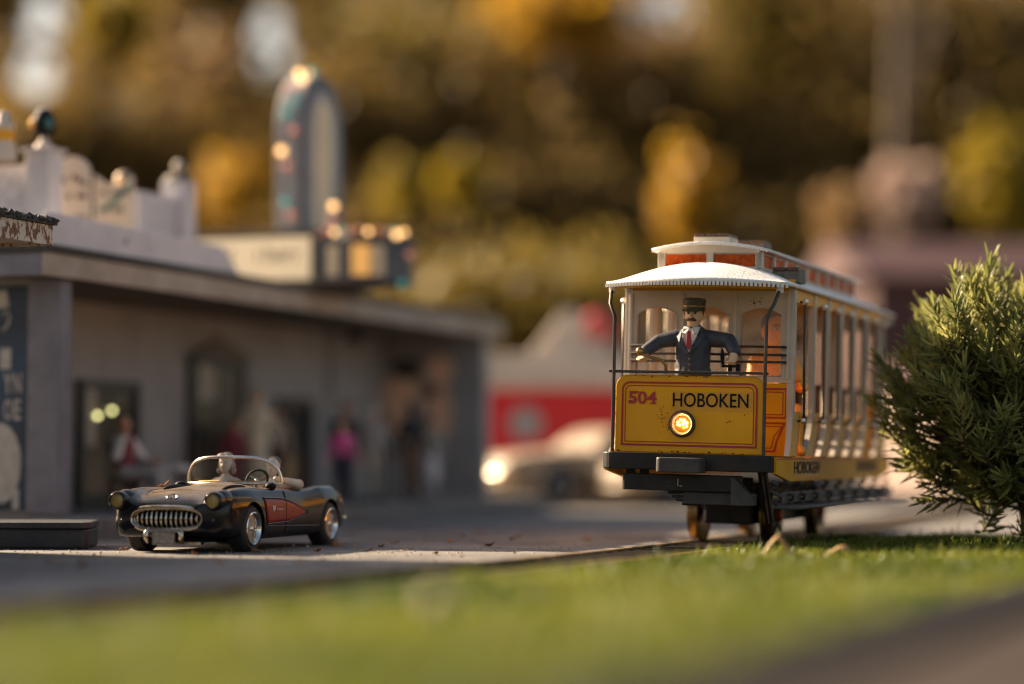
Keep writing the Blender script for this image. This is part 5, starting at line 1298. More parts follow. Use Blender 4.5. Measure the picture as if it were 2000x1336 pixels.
def bust(loc, s, label, face, hairm, body, back=0):
    r = root('bust_ornament', label, 'ornament', loc, BA + R(-60) + back)
    K = [((0, 0, .42 * s), (0, -.01 * s, .32 * s), .12 * s, .10 * s, 0), ((0, -.10 * s, .36 * s), (0, -.12 * s, .32 * s), .02 * s, .03 * s, 0), ((0, 0, .26 * s), (0, 0, .16 * s), .06 * s, .07 * s, 0), ((-.10 * s, 0, .08 * s), (.10 * s, 0, .08 * s), .09 * s, .09 * s, 1), ((0, 0, .04 * s), (0, 0, .02 * s), .14 * s, .15 * s, 1)]
    figure('body', K, [face, body], r, .016 * s / .6, 2)
    B().sph((0, .035 * s, .43 * s), (.135 * s, .125 * s, .12 * s), 14, 9).sph((0, .09 * s, .34 * s), (.11 * s, .07 * s, .12 * s), 12, 8).build('hair', hairm, r, 60)
    return r
q = BW(-.56, .875, 3.272); 
r_ = root('head_ornament', 'dark painted head ornament with yellow and green sides on the brick post', 'ornament', q, BA)
B().lathe([(.02, .09), (.085, .13), (.10, .20), (.09, .28), (.05, .335), (.001, .345)], None, 20).build('head', M['letter'], r_, 60)
B().lathe([(.09, 0), (.075, .03), (.04, .06), (.035, .10)], None, 18, True).build('base', M['creamwall'], r_, 50)
B().sph((-.075, -.045, .215), (.04, .035, .05), 12, 8).build('yellow_cheek', M['yellow'], r_, 60)
B().sph((.075, -.055, .21), (.035, .03, .055), 12, 8).build('green_cheek', TEAL, r_, 60)
B().sph((.0, .0, .32), (.06, .06, .035), 12, 8).build('crest', M['hairgrey'], r_, 60)
q = W(6, 322, 20.3)
r_ = root('bottle_ornament', 'white bottle-shaped roof ornament with an orange band behind the brick wall', 'ornament', (q.x, q.y, 3.142), BA)
B().lathe([(.11, 0), (.115, .10), (.09, .16), (.09, .26), (.10, .30), (.06, .335), (.055, .40), (.03, .42), (.001, .42)], None, 20, True).build('bottle', M['creamwall'], r_, 50)
B().lathe([(.093, .17), (.096, .18), (.096, .25), (.093, .26)], None, 20).build('band', M['yellow'], r_, 50)
q = BL(240, 345, 21.7); bust(BW(q.x, q.y, RZ + .55), .62, 'painted bust of a dark-haired head above the striped roof sign', M['skin'], M['hairgrey'], M['parapet'])
st_ = root('bust_stand', 'grey stand behind the striped roof sign carrying the bust', 'stand', BW(q.x, q.y, RZ), BA)
B().b2((-.09, -.08, 0), (.09, .08, .553)).build('post', M['parapet'], st_, bevel=.01)

# ------------------------------------------------------------------ theatre marquee and tower sign
mq = root('theatre_marquee', 'theatre marquee with a cream letter board and a bulb-topped nose over the street', 'marquee', BO, BA)
y0 = 4.62
P('box', B().b2((-1.5, y0, 2.338), (.34, 5.9, 2.86)), M['olive'], mq, bevel=.01)
P('ledge', B().b2((-1.52, y0 - .04, 2.862), (.36, 5.92, 2.90)), M['hairgrey'], mq, bevel=.006)
P('letter_board', B().b2((-1.46, y0 - .022, 2.40), (.25, y0 - .002, 2.82)), SIGNGLOW, mq)
b = B(); rg = random.Random(5); x = -.92
while x < .10:
    h_ = rg.uniform(.09, .14); wd = rg.uniform(.035, .06)
    if rg.random() < .85:
        b.b2((x, y0 - .028, 2.58), (x + .016, y0 - .0225, 2.58 + h_))
        if rg.random() < .6: b.b2((x + .017, y0 - .028, 2.58 + h_ - .02), (x + wd, y0 - .0225, 2.58 + h_))
        if rg.random() < .5: b.b2((x + wd, y0 - .028, 2.58), (x + wd + .014, y0 - .0225, 2.58 + h_ - .021))
    x += wd + .035
P('printed_mark', b, M['wood'], mq, kind='stuff')
nose = [(.342, y0 + .02), (.72, y0 - .12), (1.02, y0 + .10), (1.10, y0 + .5), (.95, y0 + 1.0), (.342, y0 + 1.2)]
P('nose', B().ext([(x, y, 2.36) for x, y in nose], (0, 0, .40)), M['darkblue'], mq, bevel=.01)
P('nose_cap', B().ext([(.342 + (x - .342) * 1.04, y0 + .5 + (y - y0 - .5) * 1.05, 2.762) for x, y in nose], (0, 0, .05)), M['darkblue'], mq, bevel=.006)
def facepanel(a, e, t0, t1, z0, z1, m, name):
    a = Vector((a[0], a[1], 0)); e = Vector((e[0], e[1], 0)); d = e - a; n = Vector((d.y, -d.x, 0)).normalized()
    p = a + d * t0 + n * .004; q_ = a + d * t1 + n * .004
    P(name, B().ext([(p.x, p.y, z0), (q_.x, q_.y, z0), (q_.x, q_.y, z1), (p.x, p.y, z1)], n * .016), m, mq)
facepanel(nose[0], nose[1], .30, .62, 2.42, 2.72, M['signcream'], 'nose_panel')
facepanel(nose[1], nose[2], .05, .55, 2.42, 2.72, AMBERPANEL, 'lit_panel'); facepanel(nose[1], nose[2], .60, .92, 2.42, 2.72, M['signcream'], 'nose_panel')
tw = root('tower_sign', 'tall arched grey tower sign with coloured bulbs rising above the marquee', 'sign', BO, BA)
def arch(y0_, y1_, z0, z1, x, n=14):
    c_ = (y0_ + y1_) / 2; rr_ = (y1_ - y0_) / 2; hh = rr_ * 1.25
    return [(x, y0_, z0), (x, y1_, z0)] + [(x, c_ + rr_ * math.cos(math.pi * k / n), z1 - hh + hh * math.sin(math.pi * k / n)) for k in range(n + 1)]
P('slab', B().ext(arch(4.88, 5.98, 2.902, 4.56, -.26), (.26, 0, 0)), M['towergrey'], tw, bevel=.012)
P('rim', B().ext(arch(4.90, 5.96, 2.904, 4.54, .002), (.014, 0, 0)), M['darkblue'], tw)
P('inner_panel', B().ext(arch(5.02, 5.84, 2.906, 4.40, .0165), (.012, 0, 0)), M['towergrey'], tw)
P('cream_strip', B().ext(arch(5.20, 5.62, 2.95, 4.30, .030), (.012, 0, 0)), M['signcream'], tw)
bm_ = {'t': TEALB, 'a': AMBERB, 'r': REDB}
for k, (kk, px, py) in enumerate((('t', 556, 220), ('r', 578, 255), ('a', 546, 294), ('r', 560, 325), ('t', 556, 395), ('r', 568, 420))):
    q = BL(px, py, 24.1); P('bulb', B().sph((min(-.04, max(-.23, q.x)), 4.855, q.z), .038, 12, 8), bm_[kk], tw, smooth=60)
n = 9
for k in range(n):
    t = math.pi * (.22 + .62 * k / (n - 1)); y = 5.43 + .56 * math.cos(t); z = 4.56 - .6875 + .70 * math.sin(t)
    P('bulb', B().sph((-.08 - .08 * (k % 2), y, z + .02), .036, 12, 8), bm_['tarataart'[k]], tw, smooth=60)
cnt = 0
for (a, e) in ((nose[0], nose[1]), (nose[1], nose[2]), (nose[2], nose[3])):
    for k in range(4):
        t = k / 4; P('bulb', B().sph((a[0] + (e[0] - a[0]) * t, a[1] + (e[1] - a[1]) * t, 2.85 + .02 * (cnt % 2)), .028, 12, 8), bm_['rratrrarrtra'[cnt % 12]], mq, smooth=60); cnt += 1
for px, py, kk in ((651, 403, 'a'), (775, 458, 'a'), (800, 497, 'r'), (785, 555, 't'), (650, 430, 'r')):
    q = BL(px, py, 23.7)
    P('bulb', B().sph((q.x, q.y, q.z), .036, 12, 8), bm_[kk], mq, smooth=60)
    P('bulb_arm', B().tube([(q.x, q.y + .03, q.z), (min(q.x, .95), y0 + .25, min(max(q.z, 2.45), 2.80))], .008, 6), M['darkblue'], mq)

# ------------------------------------------------------------------ people and a chair on the porch
def at(px, Y): p = W(px, 890, Y); return (p.x, p.y, .176)
PK = mat('pink_shirt', (0.68, 0.10, 0.30), .6); MR = mat('maroon_jacket', (0.20, 0.016, 0.03), .6); GR = mat('grey_clothes', (0.38, 0.35, 0.33), .7); NV = mat('navy_trousers', (0.015, 0.016, 0.04), .7)
CR = mat('cream_clothes', (0.72, 0.62, 0.45), .7); BN = mat('brown_trousers', (0.14, 0.07, 0.035), .7); BK = mat('black_dress', (0.012, 0.011, 0.012), .6)
G1 = 'small figures standing on the porch'
standing('person', 'child figure in pink shirt and navy trousers standing before a dark-coated adult', at(668, 24.2), .84, R(10), PK, NV, M['skin'], M['hairbrown'], group=G1)
standing('person', 'brown-haired adult figure in dark coat standing behind the pink-shirted child', at(675, 25.0), 1.04, R(-10), M['hair'], M['hair'], M['skin2'], M['hairbrown'], group=G1, toplong=True)
standing('person', 'grey-haired figure in pale grey jacket standing left of the film posters', at(730, 26.0), 1.0, R(20), GR, M['paper'], M['skin'], M['parapet'], group=G1)
standing('person', 'figure in grey-brown coat and grey trousers before the dark-haired film poster', at(760, 26.8), .88, R(-20), M['soffit'], GR, M['skin2'], M['hairbrown'], group=G1, toplong=True)
standing('person', 'slim dark-skinned figure in black top and brown trousers between the two posters', at(804, 26.2), 1.06, R(30), BK, BN, M['hair'], M['hair'], group=G1)
standing('person', 'figure in pale top and white flared skirt nearest the end of the porch', at(840, 27.0), .92, R(-15), M['paper'], M['parapet'], M['skin2'], M['hairbrown'], True, group=G1)
standing('person', 'tall figure in long cream coat standing beside the black pedimented door', at(503, 24.6), 1.16, R(15), CR, CR, M['skin'], M['paper'], True, group=G1, toplong=True)
standing('person', 'figure in beige jacket standing in front of the small dark doorway', at(541, 25.2), 1.0, R(-25), M['fascia'], M['hair'], M['skin2'], M['hairbrown'], group=G1)
standing('person', 'figure in maroon jacket standing before the pedimented door behind the convertible', at(458, 24.2), .86, R(30), MR, MR, M['skin2'], M['hair'], group=G1)
ch = root('porch_chair', 'dark wooden chair under the seated man on the porch', 'chair', W(256, 890, 21.5).to_2d().to_3d() + Vector((0, 0, .177)), R(75))
for x in (-.13, .13):
    for y in (-.13, .13): B().b2((x - .017, y - .017, 0), (x + .017, y + .017, .26)).build('leg', M['wood'], ch)
B().b2((-.16, -.16, .262), (.16, .16, .29)).build('seat', M['wood'], ch, bevel=.008)
for x in (-.13, 0, .13): B().box((x, .17, .46), (.04, .022, .36), (R(-12), 0, 0)).build('back_slat', M['soffit'], ch)
B().box((0, .205, .63), (.32, .026, .06), (R(-12), 0, 0)).build('top_rail', M['soffit'], ch)
sp = root('person', 'seated man in burgundy waistcoat and white sleeves with dark hair on porch chair', 'figure', W(256, 890, 21.5).to_2d().to_3d() + Vector((0, 0, .177)), R(75))
K = []; ad = lambda a, b, r0, r1, m: K.append((a, b, r0, r1, m))
ad((-.05, .06, .83), (-.07, .03, .785), .068, .06, 0); ad((0, .07, .74), (0, .08, .70), .04, .045, 0); ad((-.115, .0, .80), (-.125, -.01, .785), .014, .017, 0)
ad((-.10, .08, .66), (.10, .08, .66), .055, .055, 1); ad((0, .08, .64), (0, .06, .38), .105, .10, 2); ad((-.06, .03, .34), (.06, .03, .34), .085, .085, 3)
for s in (-1, 1): ad((s * .07, .0, .335), (s * .08, -.28, .35), .07, .055, 3); ad((s * .08, -.28, .35), (s * .07, -.40, .10), .052, .042, 3); ad((s * .07, -.41, .05), (s * .07, -.50, .04), .04, .034, 4)
ad((.14, .07, .65), (.20, -.05, .46), .055, .05, 1); ad((.20, -.05, .46), (.08, -.19, .46), .045, .036, 1); ad((.08, -.2, .46), (.05, -.26, .46), .032, .03, 0)
ad((-.14, .07, .65), (-.24, .04, .50), .055, .045, 1); ad((-.24, .04, .50), (-.17, .0, .70), .042, .034, 1); ad((-.17, .0, .71), (-.14, -.01, .78), .034, .03, 0)
sp.scale = (.94, .94, .94); ch.scale = (.94, .94, .94)
figure('body', K, [M['skin2'], M['shirt'], MR, GR, M['plaster']], sp, .012, 2)
B().sph((-.035, .085, .855), (.075, .075, .06), 12, 8).build('hair', M['hair'], sp, 60)
ft = root('footstool', 'low stool with white top in front of the seated man', 'stool', W(338, 890, 21.8).to_2d().to_3d() + Vector((0, 0, .177)), R(75))
B().b2((-.13, -.13, .34), (.13, .13, .40)).build('seat', M['parapet'], ft, bevel=.02)
for x in (-.1, .1):
    for y in (-.1, .1): B().b2((x - .015, y - .015, 0), (x + .015, y + .015, .338)).build('leg', M['wood'], ft)

# ------------------------------------------------------------------ nearer building at the left edge: roof corner and base slab
nb = W(95, 452, 17.2); nA = -R(19.3)
nr = root('near_building', 'neighbouring dark building with peeling brown roof edge at the picture edge', 'building', (nb.x, nb.y, 0), nA)
zc = nb.z
rf_ = P('roof', B().b2((-2.4, -5, zc + .045), (.045, .05, zc + .075)), M['shingle'], nr)
rg = random.Random(9); b = B()
for k in range(260):
    y = -rg.random() * 4.0 + .04; b.box((.03 + rg.uniform(-.02, .022), y, zc + .073 + rg.uniform(-.006, .014)), (rg.uniform(.02, .05), rg.uniform(.02, .06), rg.uniform(.012, .022)), (rg.random(), rg.random(), rg.random()))
for k in range(120):
    x = -rg.random() * 1.2; b.box((x, .03 + rg.uniform(-.02, .02), zc + .073 + rg.uniform(-.006, .012)), (rg.uniform(.02, .05), rg.uniform(.02, .05), .016), (rg.random(), rg.random(), rg.random()))
P('roof_grit', b, M['shingle'], rf_, kind='stuff')
P('fascia', B().b2((-.004, -5, zc - .10), (.022, .0, zc + .043)), PEEL, nr, bevel=.004)
P('fascia', B().b2((-2.4, .002, zc - .10), (.022, .025, zc + .043)), PEEL, nr, bevel=.004)
P('soffit', B().b2((-2.4, -5, zc - .075), (-.006, -.002, zc - .05)), M['fascia'], nr)
P('wall', B().b2((-2.4, -5, .19), (-.55, -.5, zc - .077)), M['greywall'], nr)
sl_ = W(168, 1040, 17.1)
bs = root('base_slab', 'dark weathered blue-grey base slab lying at the road edge under the nearer building', 'slab', (sl_.x, sl_.y, 0), -R(6))
B().ext([(-1.9, -.06, .0), (-.01, -.05, .0), (.01, .03, .0), (-.11, .7, .0), (-1.9, .7, .0)], (0, 0, .145)).build('slab', M['slab'], bs, bevel=.02)
B().ext([(-1.9, -.075, .146), (.0, -.065, .146), (.025, .03, .146), (-.10, .7, .146), (-1.9, .7, .146)], (0, 0, .045)).build('slab_cap', M['slab'], bs, bevel=.012)
# ------------------------------------------------------------------ red diner, cream car and pale house down the street
q = W(930, 890, 35)
dn = root('red_diner', 'red walled toy diner with a white roof band and cream sail-shaped roof sign', 'building', (q.x, q.y, 0), R(-4))
P('wall', B().b2((0, 0, .0), (4.6, 2.4, 1.62)), M['redwall'], dn)
P('roof_band', B().b2((-.08, -.10, 1.622), (4.7, 2.5, 2.10)), M['creamwall'], dn, bevel=.03)
P('roof', B().b2((.05, .05, 2.102), (4.5, 2.3, 2.13)), M['creamwall'], dn)
P('base_wall', B().b2((-.03, -.05, 0), (4.6, -.004, .40)), M['creamwall'], dn)
P('round_window', B().lathe([(.24, 0), (.24, .03), (.001, .03)], Matrix.Translation((.72, -.003, 1.12)) @ Matrix.Rotation(math.pi / 2, 4, 'X'), 24), M['greywall'], dn, smooth=40)
for x in (2.3, 3.1, 3.9):
    w_ = P('window', B().b2((x, -.03, .85), (x + .5, -.003, 1.4)), M['creamwall'], dn); P('pane', B().b2((x + .05, -.036, .9), (x + .45, -.031, 1.35)), M['doorglass'], w_)
P('roof_sign', B().ext([(.75, .3, 2.13), (1.95, .3, 2.13), (1.9, .3, 2.35), (1.38, .3, 2.78), (1.2, .3, 2.72)], (0, .3, 0)), M['creamwall'], dn, bevel=.03)
P('globe', B().sph((1.74, .5, 2.50), .27, 20, 13), REDGLOBE, dn, smooth=60); P('globe_stem', B().cyl((1.74, .5, 2.12), (1.74, .5, 2.26), .05), M['creamwall'], dn)
q = W(955, 890, 31.2)
s_ = sedan((q.x, q.y, .0), R(-58), 'cream vintage toy sedan with chrome headlamps parked before the red diner'); s_.scale = (1.45, 1.45, 1.45)
q = W(1200, 890, 30.4)
sedan((q.x, q.y, .0), R(-72), 'second cream toy sedan parked close behind the first, nearer the diner').scale = (1.3, 1.3, 1.3)
q = W(1700, 890, 39)
ph = root('pale_house', 'low pale pinkish house standing behind the rosemary bush', 'building', (q.x, q.y, 0), R(-72))
P('wall', B().b2((0, 0, 0), (2.9, 2.0, 1.85)), M['pink'], ph)
P('roof', B().ext([(-.1, -.15, 1.852), (-.1, 2.15, 1.852), (-.1, 1.0, 2.35)], (3.1, 0, 0)), M['maroon'], ph)
for x in (.5, 1.6):
    w_ = P('window', B().b2((x, -.03, .7), (x + .5, -.003, 1.3)), M['creamwall'], ph); P('pane', B().b2((x + .05, -.036, .75), (x + .45, -.031, 1.25)), M['doorglass'], w_)
# kerb of the far side street
b = B(); b.b2((-1.0, 33.2, -.01), (16, 60, .10)); tag(b.build('far_pavement', M['plat'], bevel=.02), kind='structure')

# ------------------------------------------------------------------ the garden behind: shed, trees, wooded bank
q = W(1705, 890, 58)
sh = root('garden_shed', 'dark maroon boarded garden shed far behind the bush', 'shed', (q.x, q.y, 0), R(8))
P('wall', B().b2((0, 0, 0), (9, 5, 5.0)), M['maroon'], sh)
P('roof', B().ext([(-.4, -.6, 5.0), (-.4, 5.6, 5.0), (-.4, 2.5, 6.0)], (10, 0, 0)), M['maroon'], sh)
for k in range(16): P('board', B().b2((.02 + .56 * k, -.05, 0), (.54 + .56 * k, -.004, 4.98)), M['maroon'], sh)

def leafcloud(name, centers, radii, n, size, mt, parent=None, kind=None, holes=(), shell=.5, org=(0, 0, 0)):
    C = np.array(centers); Rr = np.array(radii); k = rng.integers(0, len(C), n)
    wgt = (Rr.prod(1)) ** .7; k = rng.choice(len(C), n, p=wgt / wgt.sum())
    d = rng.standard_normal((n, 3)); d /= np.linalg.norm(d, axis=1)[:, None]; r = rng.random(n) ** shell
    p = C[k] + (d * Rr[k] * r[:, None] if shell > 0 else rng.standard_normal((n, 3)) * Rr[k] * -shell)
    for (hx, hz, rx, rz, hy) in holes:
        wy = p[:, 1] + org[1]; u = (p[:, 0] + org[0]) / wy; v = (p[:, 2] - CAM_Z) / wy
        keep = (((u - hx) / rx) ** 2 + ((v - hz) / rz) ** 2 > 1) | (rng.random(len(p)) < .05); p = p[keep]
    m = len(p); a = rng.standard_normal((m, 3)); a /= np.linalg.norm(a, axis=1)[:, None]
    t = rng.standard_normal((m, 3)); t -= a * (t * a).sum(1)[:, None]; t /= np.linalg.norm(t, axis=1)[:, None]
    s = size * (.6 + .8 * rng.random(m))[:, None]; bt = np.cross(a, t)
    v = np.stack([p - t * s * .5, p + bt * s * .32, p + t * s * .6, p - bt * s * .32], 1).reshape(-1, 3)
    f = (np.arange(m)[:, None] * 4 + np.arange(4)).tolist()
    me = bpy.data.meshes.new(name); me.from_pydata(v.tolist(), [], f); me.materials.append(mt)
    o = bpy.data.objects.new(name, me); COL.objects.link(o)
    if parent: o.parent = parent
    if kind: o['kind'] = kind
    return o
LG = leafmat('golden_leaves', (0.56, 0.33, 0.025), (0.38, 0.21, 0.018), .5, scale=.5)
LY = leafmat('yellow_green_leaves', (0.44, 0.32, 0.03), (0.28, 0.20, 0.02), .5, scale=.5)
LB = leafmat('brown_leaves', (0.225, 0.15, 0.044), (0.15, 0.098, 0.028), .55, scale=.15)
LO = leafmat('olive_leaves', (0.215, 0.155, 0.030), (0.145, 0.105, 0.022), .55, scale=.2)
LT = leafmat('tan_leaves', (0.46, 0.30, 0.14), (0.30, 0.19, 0.08), .4, scale=.4)
LP = leafmat('pale_pink_leaves', (0.60, 0.45, 0.37), (0.44, 0.32, 0.25), .4, scale=.4)
def hole(px, py, rx, rz): return ((px - 1000) / F, (890 - py) / F, rx / F, rz / F, 0)
holes = [hole(80, 25, 46, 60), hole(66, 140, 46, 50), hole(525, 80, 42, 80), hole(1290, 15, 80, 50)]
def tree(px, py, wpx, hpx, Y, mt, n, size, name, label, trunkm=None, tw_=.35, group='trees in the garden behind'):
    top = W(px, py - hpx / 2, Y); cen = W(px, py, Y); sc = Y / F; rx, rz = wpx / 2 * sc, hpx / 2 * sc
    r = root(name, label, 'tree' if 'tree' in name else 'shrub', (cen.x, Y, 0), group=group)
    zc_ = cen.z; rg = random.Random(int(px * 7 + py))
    cs = [(0, 0, zc_)]; rs = [(rx * .6, rx * .6, rz * .6)]
    for _ in range(7):
        a = rg.uniform(0, 6.28); e = rg.uniform(-1, 1); q_ = rg.uniform(.4, .75)
        cs.append((rx * q_ * math.cos(a), rx * q_ * math.sin(a), zc_ + rz * q_ * e)); s_ = rg.uniform(.3, .5); rs.append((rx * s_, rx * s_, rz * s_))
    b = B(); b.tube([(rx * .15, 0, -.05), (rx * .05, 0, zc_ * .4), (0, 0, zc_ * .8), (0, 0, zc_ + rz * .5)], [tw_, tw_ * .8, tw_ * .6, tw_ * .2], 8)
    for c_ in cs[1:]: b.tube([(0, 0, max(zc_ - rz, zc_ * .35)), ((c_[0]) * .5, c_[1] * .5, (c_[2] + zc_ - rz) * .5 + .1), c_], [tw_ * .4, tw_ * .25, tw_ * .08], 6)
    b.build('trunk', trunkm or M['bark'], r, 50)
    o = leafcloud('crown', cs, rs, n, size, mt, r, None, holes, -.80, (cen.x, Y, 0))
    return r
tree(1350, 390, 105, 150, 82, LG, 1700, .45, 'golden_shrub', 'bright golden shrub glowing directly above the tram roof')
tree(1945, 350, 120, 180, 82, LY, 1700, .5, 'yellow_tree', 'yellow tree above the shed at the right edge')
tree(1090, 30, 230, 120, 95, LG, 2600, .55, 'golden_tree', 'golden tree crown at the top of the view between pale sky gaps')
tree(215, 40, 110, 120, 95, LY, 2600, .55, 'yellow_green_tree', 'yellow-green tree beside the bright sky gap at the far left')
tree(780, 375, 70, 95, 80, LY, 800, .45, 'yellow_green_shrub', 'left of two small yellow-green shrubs right of the tower sign')
tree(900, 360, 80, 95, 84, LY, 800, .45, 'yellow_green_shrub', 'right of two small yellow-green shrubs right of the tower sign')
tree(460, 370, 120, 130, 76, LG, 700, .45, 'golden_shrub', 'dull golden shrub left of the tower sign behind the roof')
tree(460, 190, 260, 300, 100, LT, 1500, .6, 'tan_tree', 'tan leaved tree behind the tower sign and the roof ornaments')
tree(1265, 130, 170, 330, 100, LT, 1700, .55, 'tan_tree', 'pale tan tree below the top sky gap, right of the golden crown')
tree(1640, 430, 80, 100, 72, LT, 900, .4, 'tan_shrub', 'sunlit tan shrub just left of the pale pink shrub')
tree(1765, 385, 95, 110, 72, LP, 520, .42, 'pink_shrub', 'pale pinkish shrub in front of the maroon shed')
tree(1000, 620, 500, 260, 62, LO, 2600, .45, 'olive_shrub', 'low dark olive shrub behind the red diner')
tree(760, 180, 420, 420, 105, LO, 4200, .6, 'olive_tree', 'broad olive brown tree behind the tower sign')
tree(1520, 120, 420, 400, 105, LO, 3600, .6, 'olive_tree', 'dark olive brown tree in the upper right of the garden')
tree(1870, 90, 380, 300, 98, LB, 3600, .6, 'brown_tree', 'brown tree at the top right corner behind the pale trunk')
tree(300, 330, 420, 380, 98, LB, 3600, .6, 'brown_tree', 'brown tree behind the roof ornaments on the left')
for k_, (px_, py_, w_, h_, Y_) in enumerate(((640, 330, 420, 420, 96), (1160, 300, 420, 420, 100), (1420, 560, 420, 300, 90), (1550, 380, 300, 320, 98), (1690, 200, 360, 420, 102), (1880, 330, 360, 420, 96), (980, 200, 360, 420, 102), (60, 330, 320, 420, 96), (380, 80, 300, 300, 104), (700, 520, 420, 260, 88), (1080, 470, 420, 300, 92))):
    tree(px_, py_, w_, h_, Y_, LB, 4200, .6, 'brown_tree', ['brown tree directly behind the tower sign', 'brown tree between the tower sign and the golden shrub', 'low brown tree behind the tram roof', 'brown tree left of the bare pale trunk', 'brown tree right behind the bare pale trunk', 'brown tree behind the yellow tree at the right edge', 'brown tree under the golden crown at the top', 'brown tree at the far left under the sky gap', 'brown tree between the two left sky gaps', 'low brown tree behind the marquee nose', 'low brown tree behind the red diner roof'][k_])
tk = W(1752, 890, 84)
r = root('bare_tree', 'tall bare pale tree trunk in the upper right behind the tram', 'tree', (tk.x, 84, 0))
B().tube([(0, 0, -.05), (.1, 0, 6), (.15, 0, 11), (.3, 0, 18)], [.5, .44, .4, .3], 12).build('trunk', M['barkpale'], r, 50)
B().tube([(.1, 0, 12), (1.0, .3, 14), (1.6, .4, 17)], [.18, .13, .07], 8).build('limb', M['barkpale'], r, 50)
rows = []
for k in range(9):
    t = k / 8; rows.append([(x, 112 + 45 * t, -.06 + (17 + 3 * math.sin(x * .11) + 2 * math.sin(x * .31 + 1)) * (3 * t * t - 2 * t**3)) for x in np.linspace(-70, 70, 60)])
tag(B().grid(rows).build('hillside', M['earth'], None, 60), kind='structure')
# wooded bank: one brown mass closing the view, with sky showing through a few gaps
cs = []; rs = []
for _ in range(240):
    x = rng.uniform(-38, 38); z = rng.uniform(0, 27); cs.append((x, 125 + rng.uniform(-8, 8), z)); s_ = rng.uniform(2.2, 4.5); rs.append((s_, s_, s_ * .9))
for gx in np.linspace(-36, 36, 15):
    for gz in np.linspace(2, 24, 5): cs.append((gx, 128, gz)); rs.append((3.6, 3.0, 3.4))
leafcloud('far_wood', cs, rs, 130000, .95, LB, None, 'stuff', holes, .6)
cs = []; rs = []
for _ in range(60):
    x = rng.uniform(-30, 30); cs.append((x, 108 + rng.uniform(-8, 8), rng.uniform(0, 8))); s_ = rng.uniform(2, 4); rs.append((s_, s_, s_))
leafcloud('undergrowth', cs, rs, 26000, .8, LO, None, 'stuff', (), .6)

# ------------------------------------------------------------------ scraps on the road and in the turf
def scrap_mesh(seed):
    rg = random.Random(seed); n = 7; pts = [(math.cos(2 * math.pi * k / n) * rg.uniform(.5, 1.2), math.sin(2 * math.pi * k / n) * rg.uniform(.4, 1)) for k in range(n)]
    b = B(); v = [(0, 0, .25)] + [(x, y, .35 * x * x + rg.uniform(0, .3)) for x, y in pts]
    b.add([(x * .04, y * .04, z * .04) for x, y, z in v], [(0, 1 + k, 1 + (k + 1) % n) for k in range(n)]); return b
sm_ = []
rg = random.Random(21)
spots = [(720, 1077), (745, 1068), (880, 1060), (905, 1050), (935, 1046), (500, 1079), (620, 1079), (545, 1083), (770, 1062), (1000, 1055), (1145, 1056), (245, 1075), (380, 1084), (60, 1068), (120, 1066), (300, 1068), (690, 1045), (715, 1038), (830, 1046), (790, 1078), (850, 1083), (655, 1066), (960, 1066), (100, 1100), (160, 1110), (430, 1100), (585, 1100)]
base = []
for i, (px, py) in enumerate(spots):
    Y = F * .66 / (py - 890); p = W(px, py, Y)
    if i < 4:
        o = scrap_mesh(i).build('dry_leaf', M['leafdry'], None, 40, solid=.003); base.append(o)
    else: o = base[i % 4].copy(); COL.objects.link(o)
    wh = 'beside the dark slab at the left edge' if px < 200 else 'in front of the black convertible' if px < 600 and py < 1090 else 'in the near shade before the sunlit strip' if py >= 1090 else 'behind the rear wheel of the convertible' if px < 760 and py < 1072 else 'on the sunlit strip right of the convertible' if py > 1070 else 'in the shade between the convertible and the tram'
    tag(o, 'dry orange leaf scrap ' + wh, 'leaf', 'dry leaf scraps ' + wh)
    s = rg.uniform(.7, 1.5); o.location = (p.x, p.y, .004); o.rotation_euler = (rg.uniform(-.3, .3), rg.uniform(-.3, .3), rg.uniform(0, 6)); o.scale = (s, s, s)
pb = None
for i, (px, py) in enumerate([(572, 1068), (648, 1063), (655, 1062), (90, 1063), (70, 1064), (600, 1070), (1010, 1049)]):
    Y = F * .66 / (py - 890); p = W(px, py, Y)
    if pb is None:
        pb = B().sph((0, 0, .014), (.030, .022, .018), 9, 6).build('pebble', M['pebble'], None, 60); o = pb
    else: o = pb.copy(); COL.objects.link(o)
    wh = 'beside the dark slab' if px < 200 else 'behind the convertible' if px < 900 else 'out on the road towards the tram'
    tag(o, 'small rounded beige pebble lying on the grey road ' + wh, 'pebble', 'pebbles on the road ' + wh)
    s = rg.uniform(.6, 1.3); o.location = (p.x, p.y, 0); o.rotation_euler = (0, 0, rg.uniform(0, 6)); o.scale = (s, s, s)
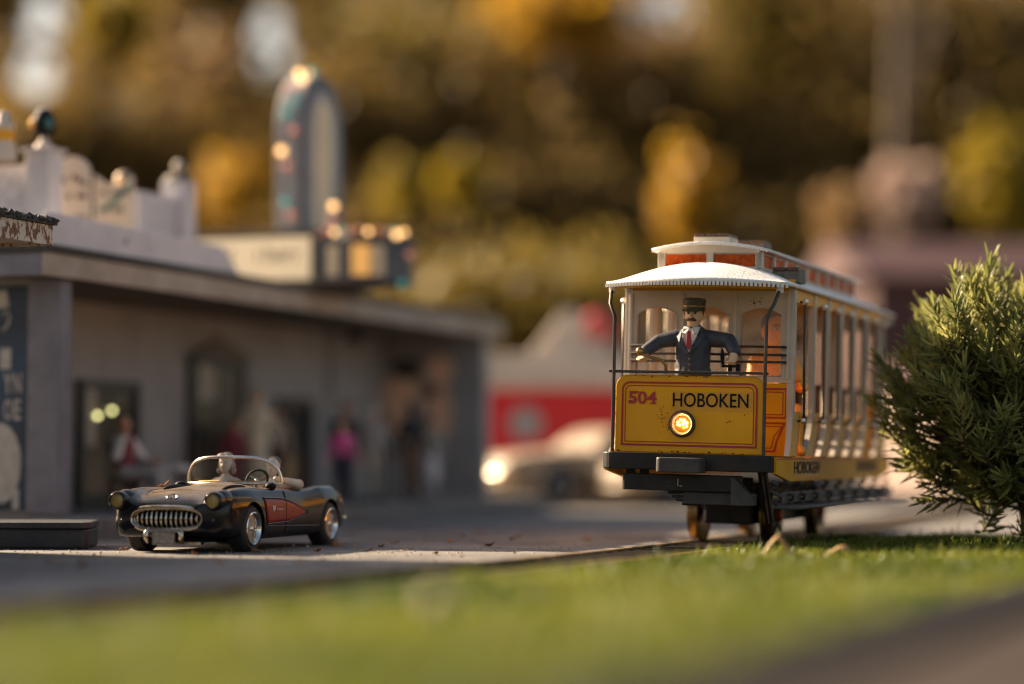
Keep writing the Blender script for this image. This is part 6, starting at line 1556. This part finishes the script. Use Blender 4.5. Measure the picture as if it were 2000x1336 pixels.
# bent straw leaf in front of the tram wheel, one dry leaf on the car hood
a = [W(1488, 1088, 15.3), W(1500, 1066, 15.3), W(1518, 1049, 15.3), W(1530, 1060, 15.35), W(1546, 1084, 15.4)]
o = a[2].copy(); rows = []
for k, p in enumerate(catmull(a, 4)):
    rows.append([p - o + Vector((-.010, -.07, -.012)), p - o + Vector((.008, .0, .016)), p - o + Vector((.0, .075, -.012))])
sl2 = B().grid(rows).build('straw_leaf', M['straw'], None, 60, solid=.003); sl2.location = o
tag(sl2, 'bent pale straw leaf arching over the turf edge before the tram wheel', 'leaf')
a = [W(1612, 1088, 15.4), W(1632, 1072, 15.4), W(1652, 1070, 15.4), W(1668, 1086, 15.5)]; o = a[1].copy(); rows = []
for k, p in enumerate(catmull(a, 4)): rows.append([p - o + Vector((-.006, -.05, -.01)), p - o + Vector((.006, .0, .012)), p - o + Vector((0, .06, -.01))])
s3 = B().grid(rows).build('curled_leaf', M['straw'], None, 60, solid=.003); s3.location = o
tag(s3, 'curled brown dry leaf half sunk in the turf right of the tram wheel', 'leaf')
p = cmx @ Vector((-.29, .50, .464)); o = B().tube([(-.04, -.06, .0), (-.01, -.02, .012), (.0, .02, .006), (.02, .06, .03), (.03, .07, .045)], [.003, .008, .007, .007, .003], 6).build('twig_leaf', M['leafdry'], None, 50); o.location = p
tag(o, 'tiny dry leaf scrap lying on the hood of the black convertible', 'leaf')

cf = W(855, 1180, 8.6)
r = root('clover_flower', 'small pale clover flower standing in the out-of-focus turf in the foreground', 'flower', (cf.x, cf.y, -.008))
B().tube([(0, 0, 0), (.004, .002, .05), (0, 0, cf.z - .0)], .004, 6).build('stem', M['blade'], r, 50)
b = B(); rg = random.Random(2)
for k in range(40):
    a = rg.uniform(0, 6.28); e = rg.uniform(-.4, 1.4); d = Vector((math.cos(a) * math.cos(e), math.sin(a) * math.cos(e), math.sin(e)))
    b.tube([(0, 0, cf.z + .008), Vector((0, 0, cf.z + .008)) + d * .05], [.004, .011], 5)
b.build('petal', M['plaster'], r, 50, kind='stuff')

# grit lying loose on the road near the focus distance
n = 2600; gy = rng.uniform(13.5, 22, n); gx = -.235 * gy + rng.random(n) * .27 * gy; v = []; f = []
for x, y in zip(gx, gy):
    if x > np.interp(y, ly, lx) - .95: continue
    q = .004 + .011 * rng.random() ** 3; i = len(v); a = rng.random() * 6.28
    for k in range(4): v.append((x + q * math.cos(a + k * 1.57) * (.6 + .7 * rng.random()), y + q * math.sin(a + k * 1.57) * (.6 + .7 * rng.random()), .0))
    v.append((x, y, q * (.6 + .7 * rng.random()))); f += [(i + k, i + (k + 1) % 4, i + 4) for k in range(4)]
me = bpy.data.meshes.new('road_grit'); me.from_pydata(v, [], f); me.materials.append(M['pebble'])
o = bpy.data.objects.new('road_grit', me); COL.objects.link(o); tag(o, kind='stuff')
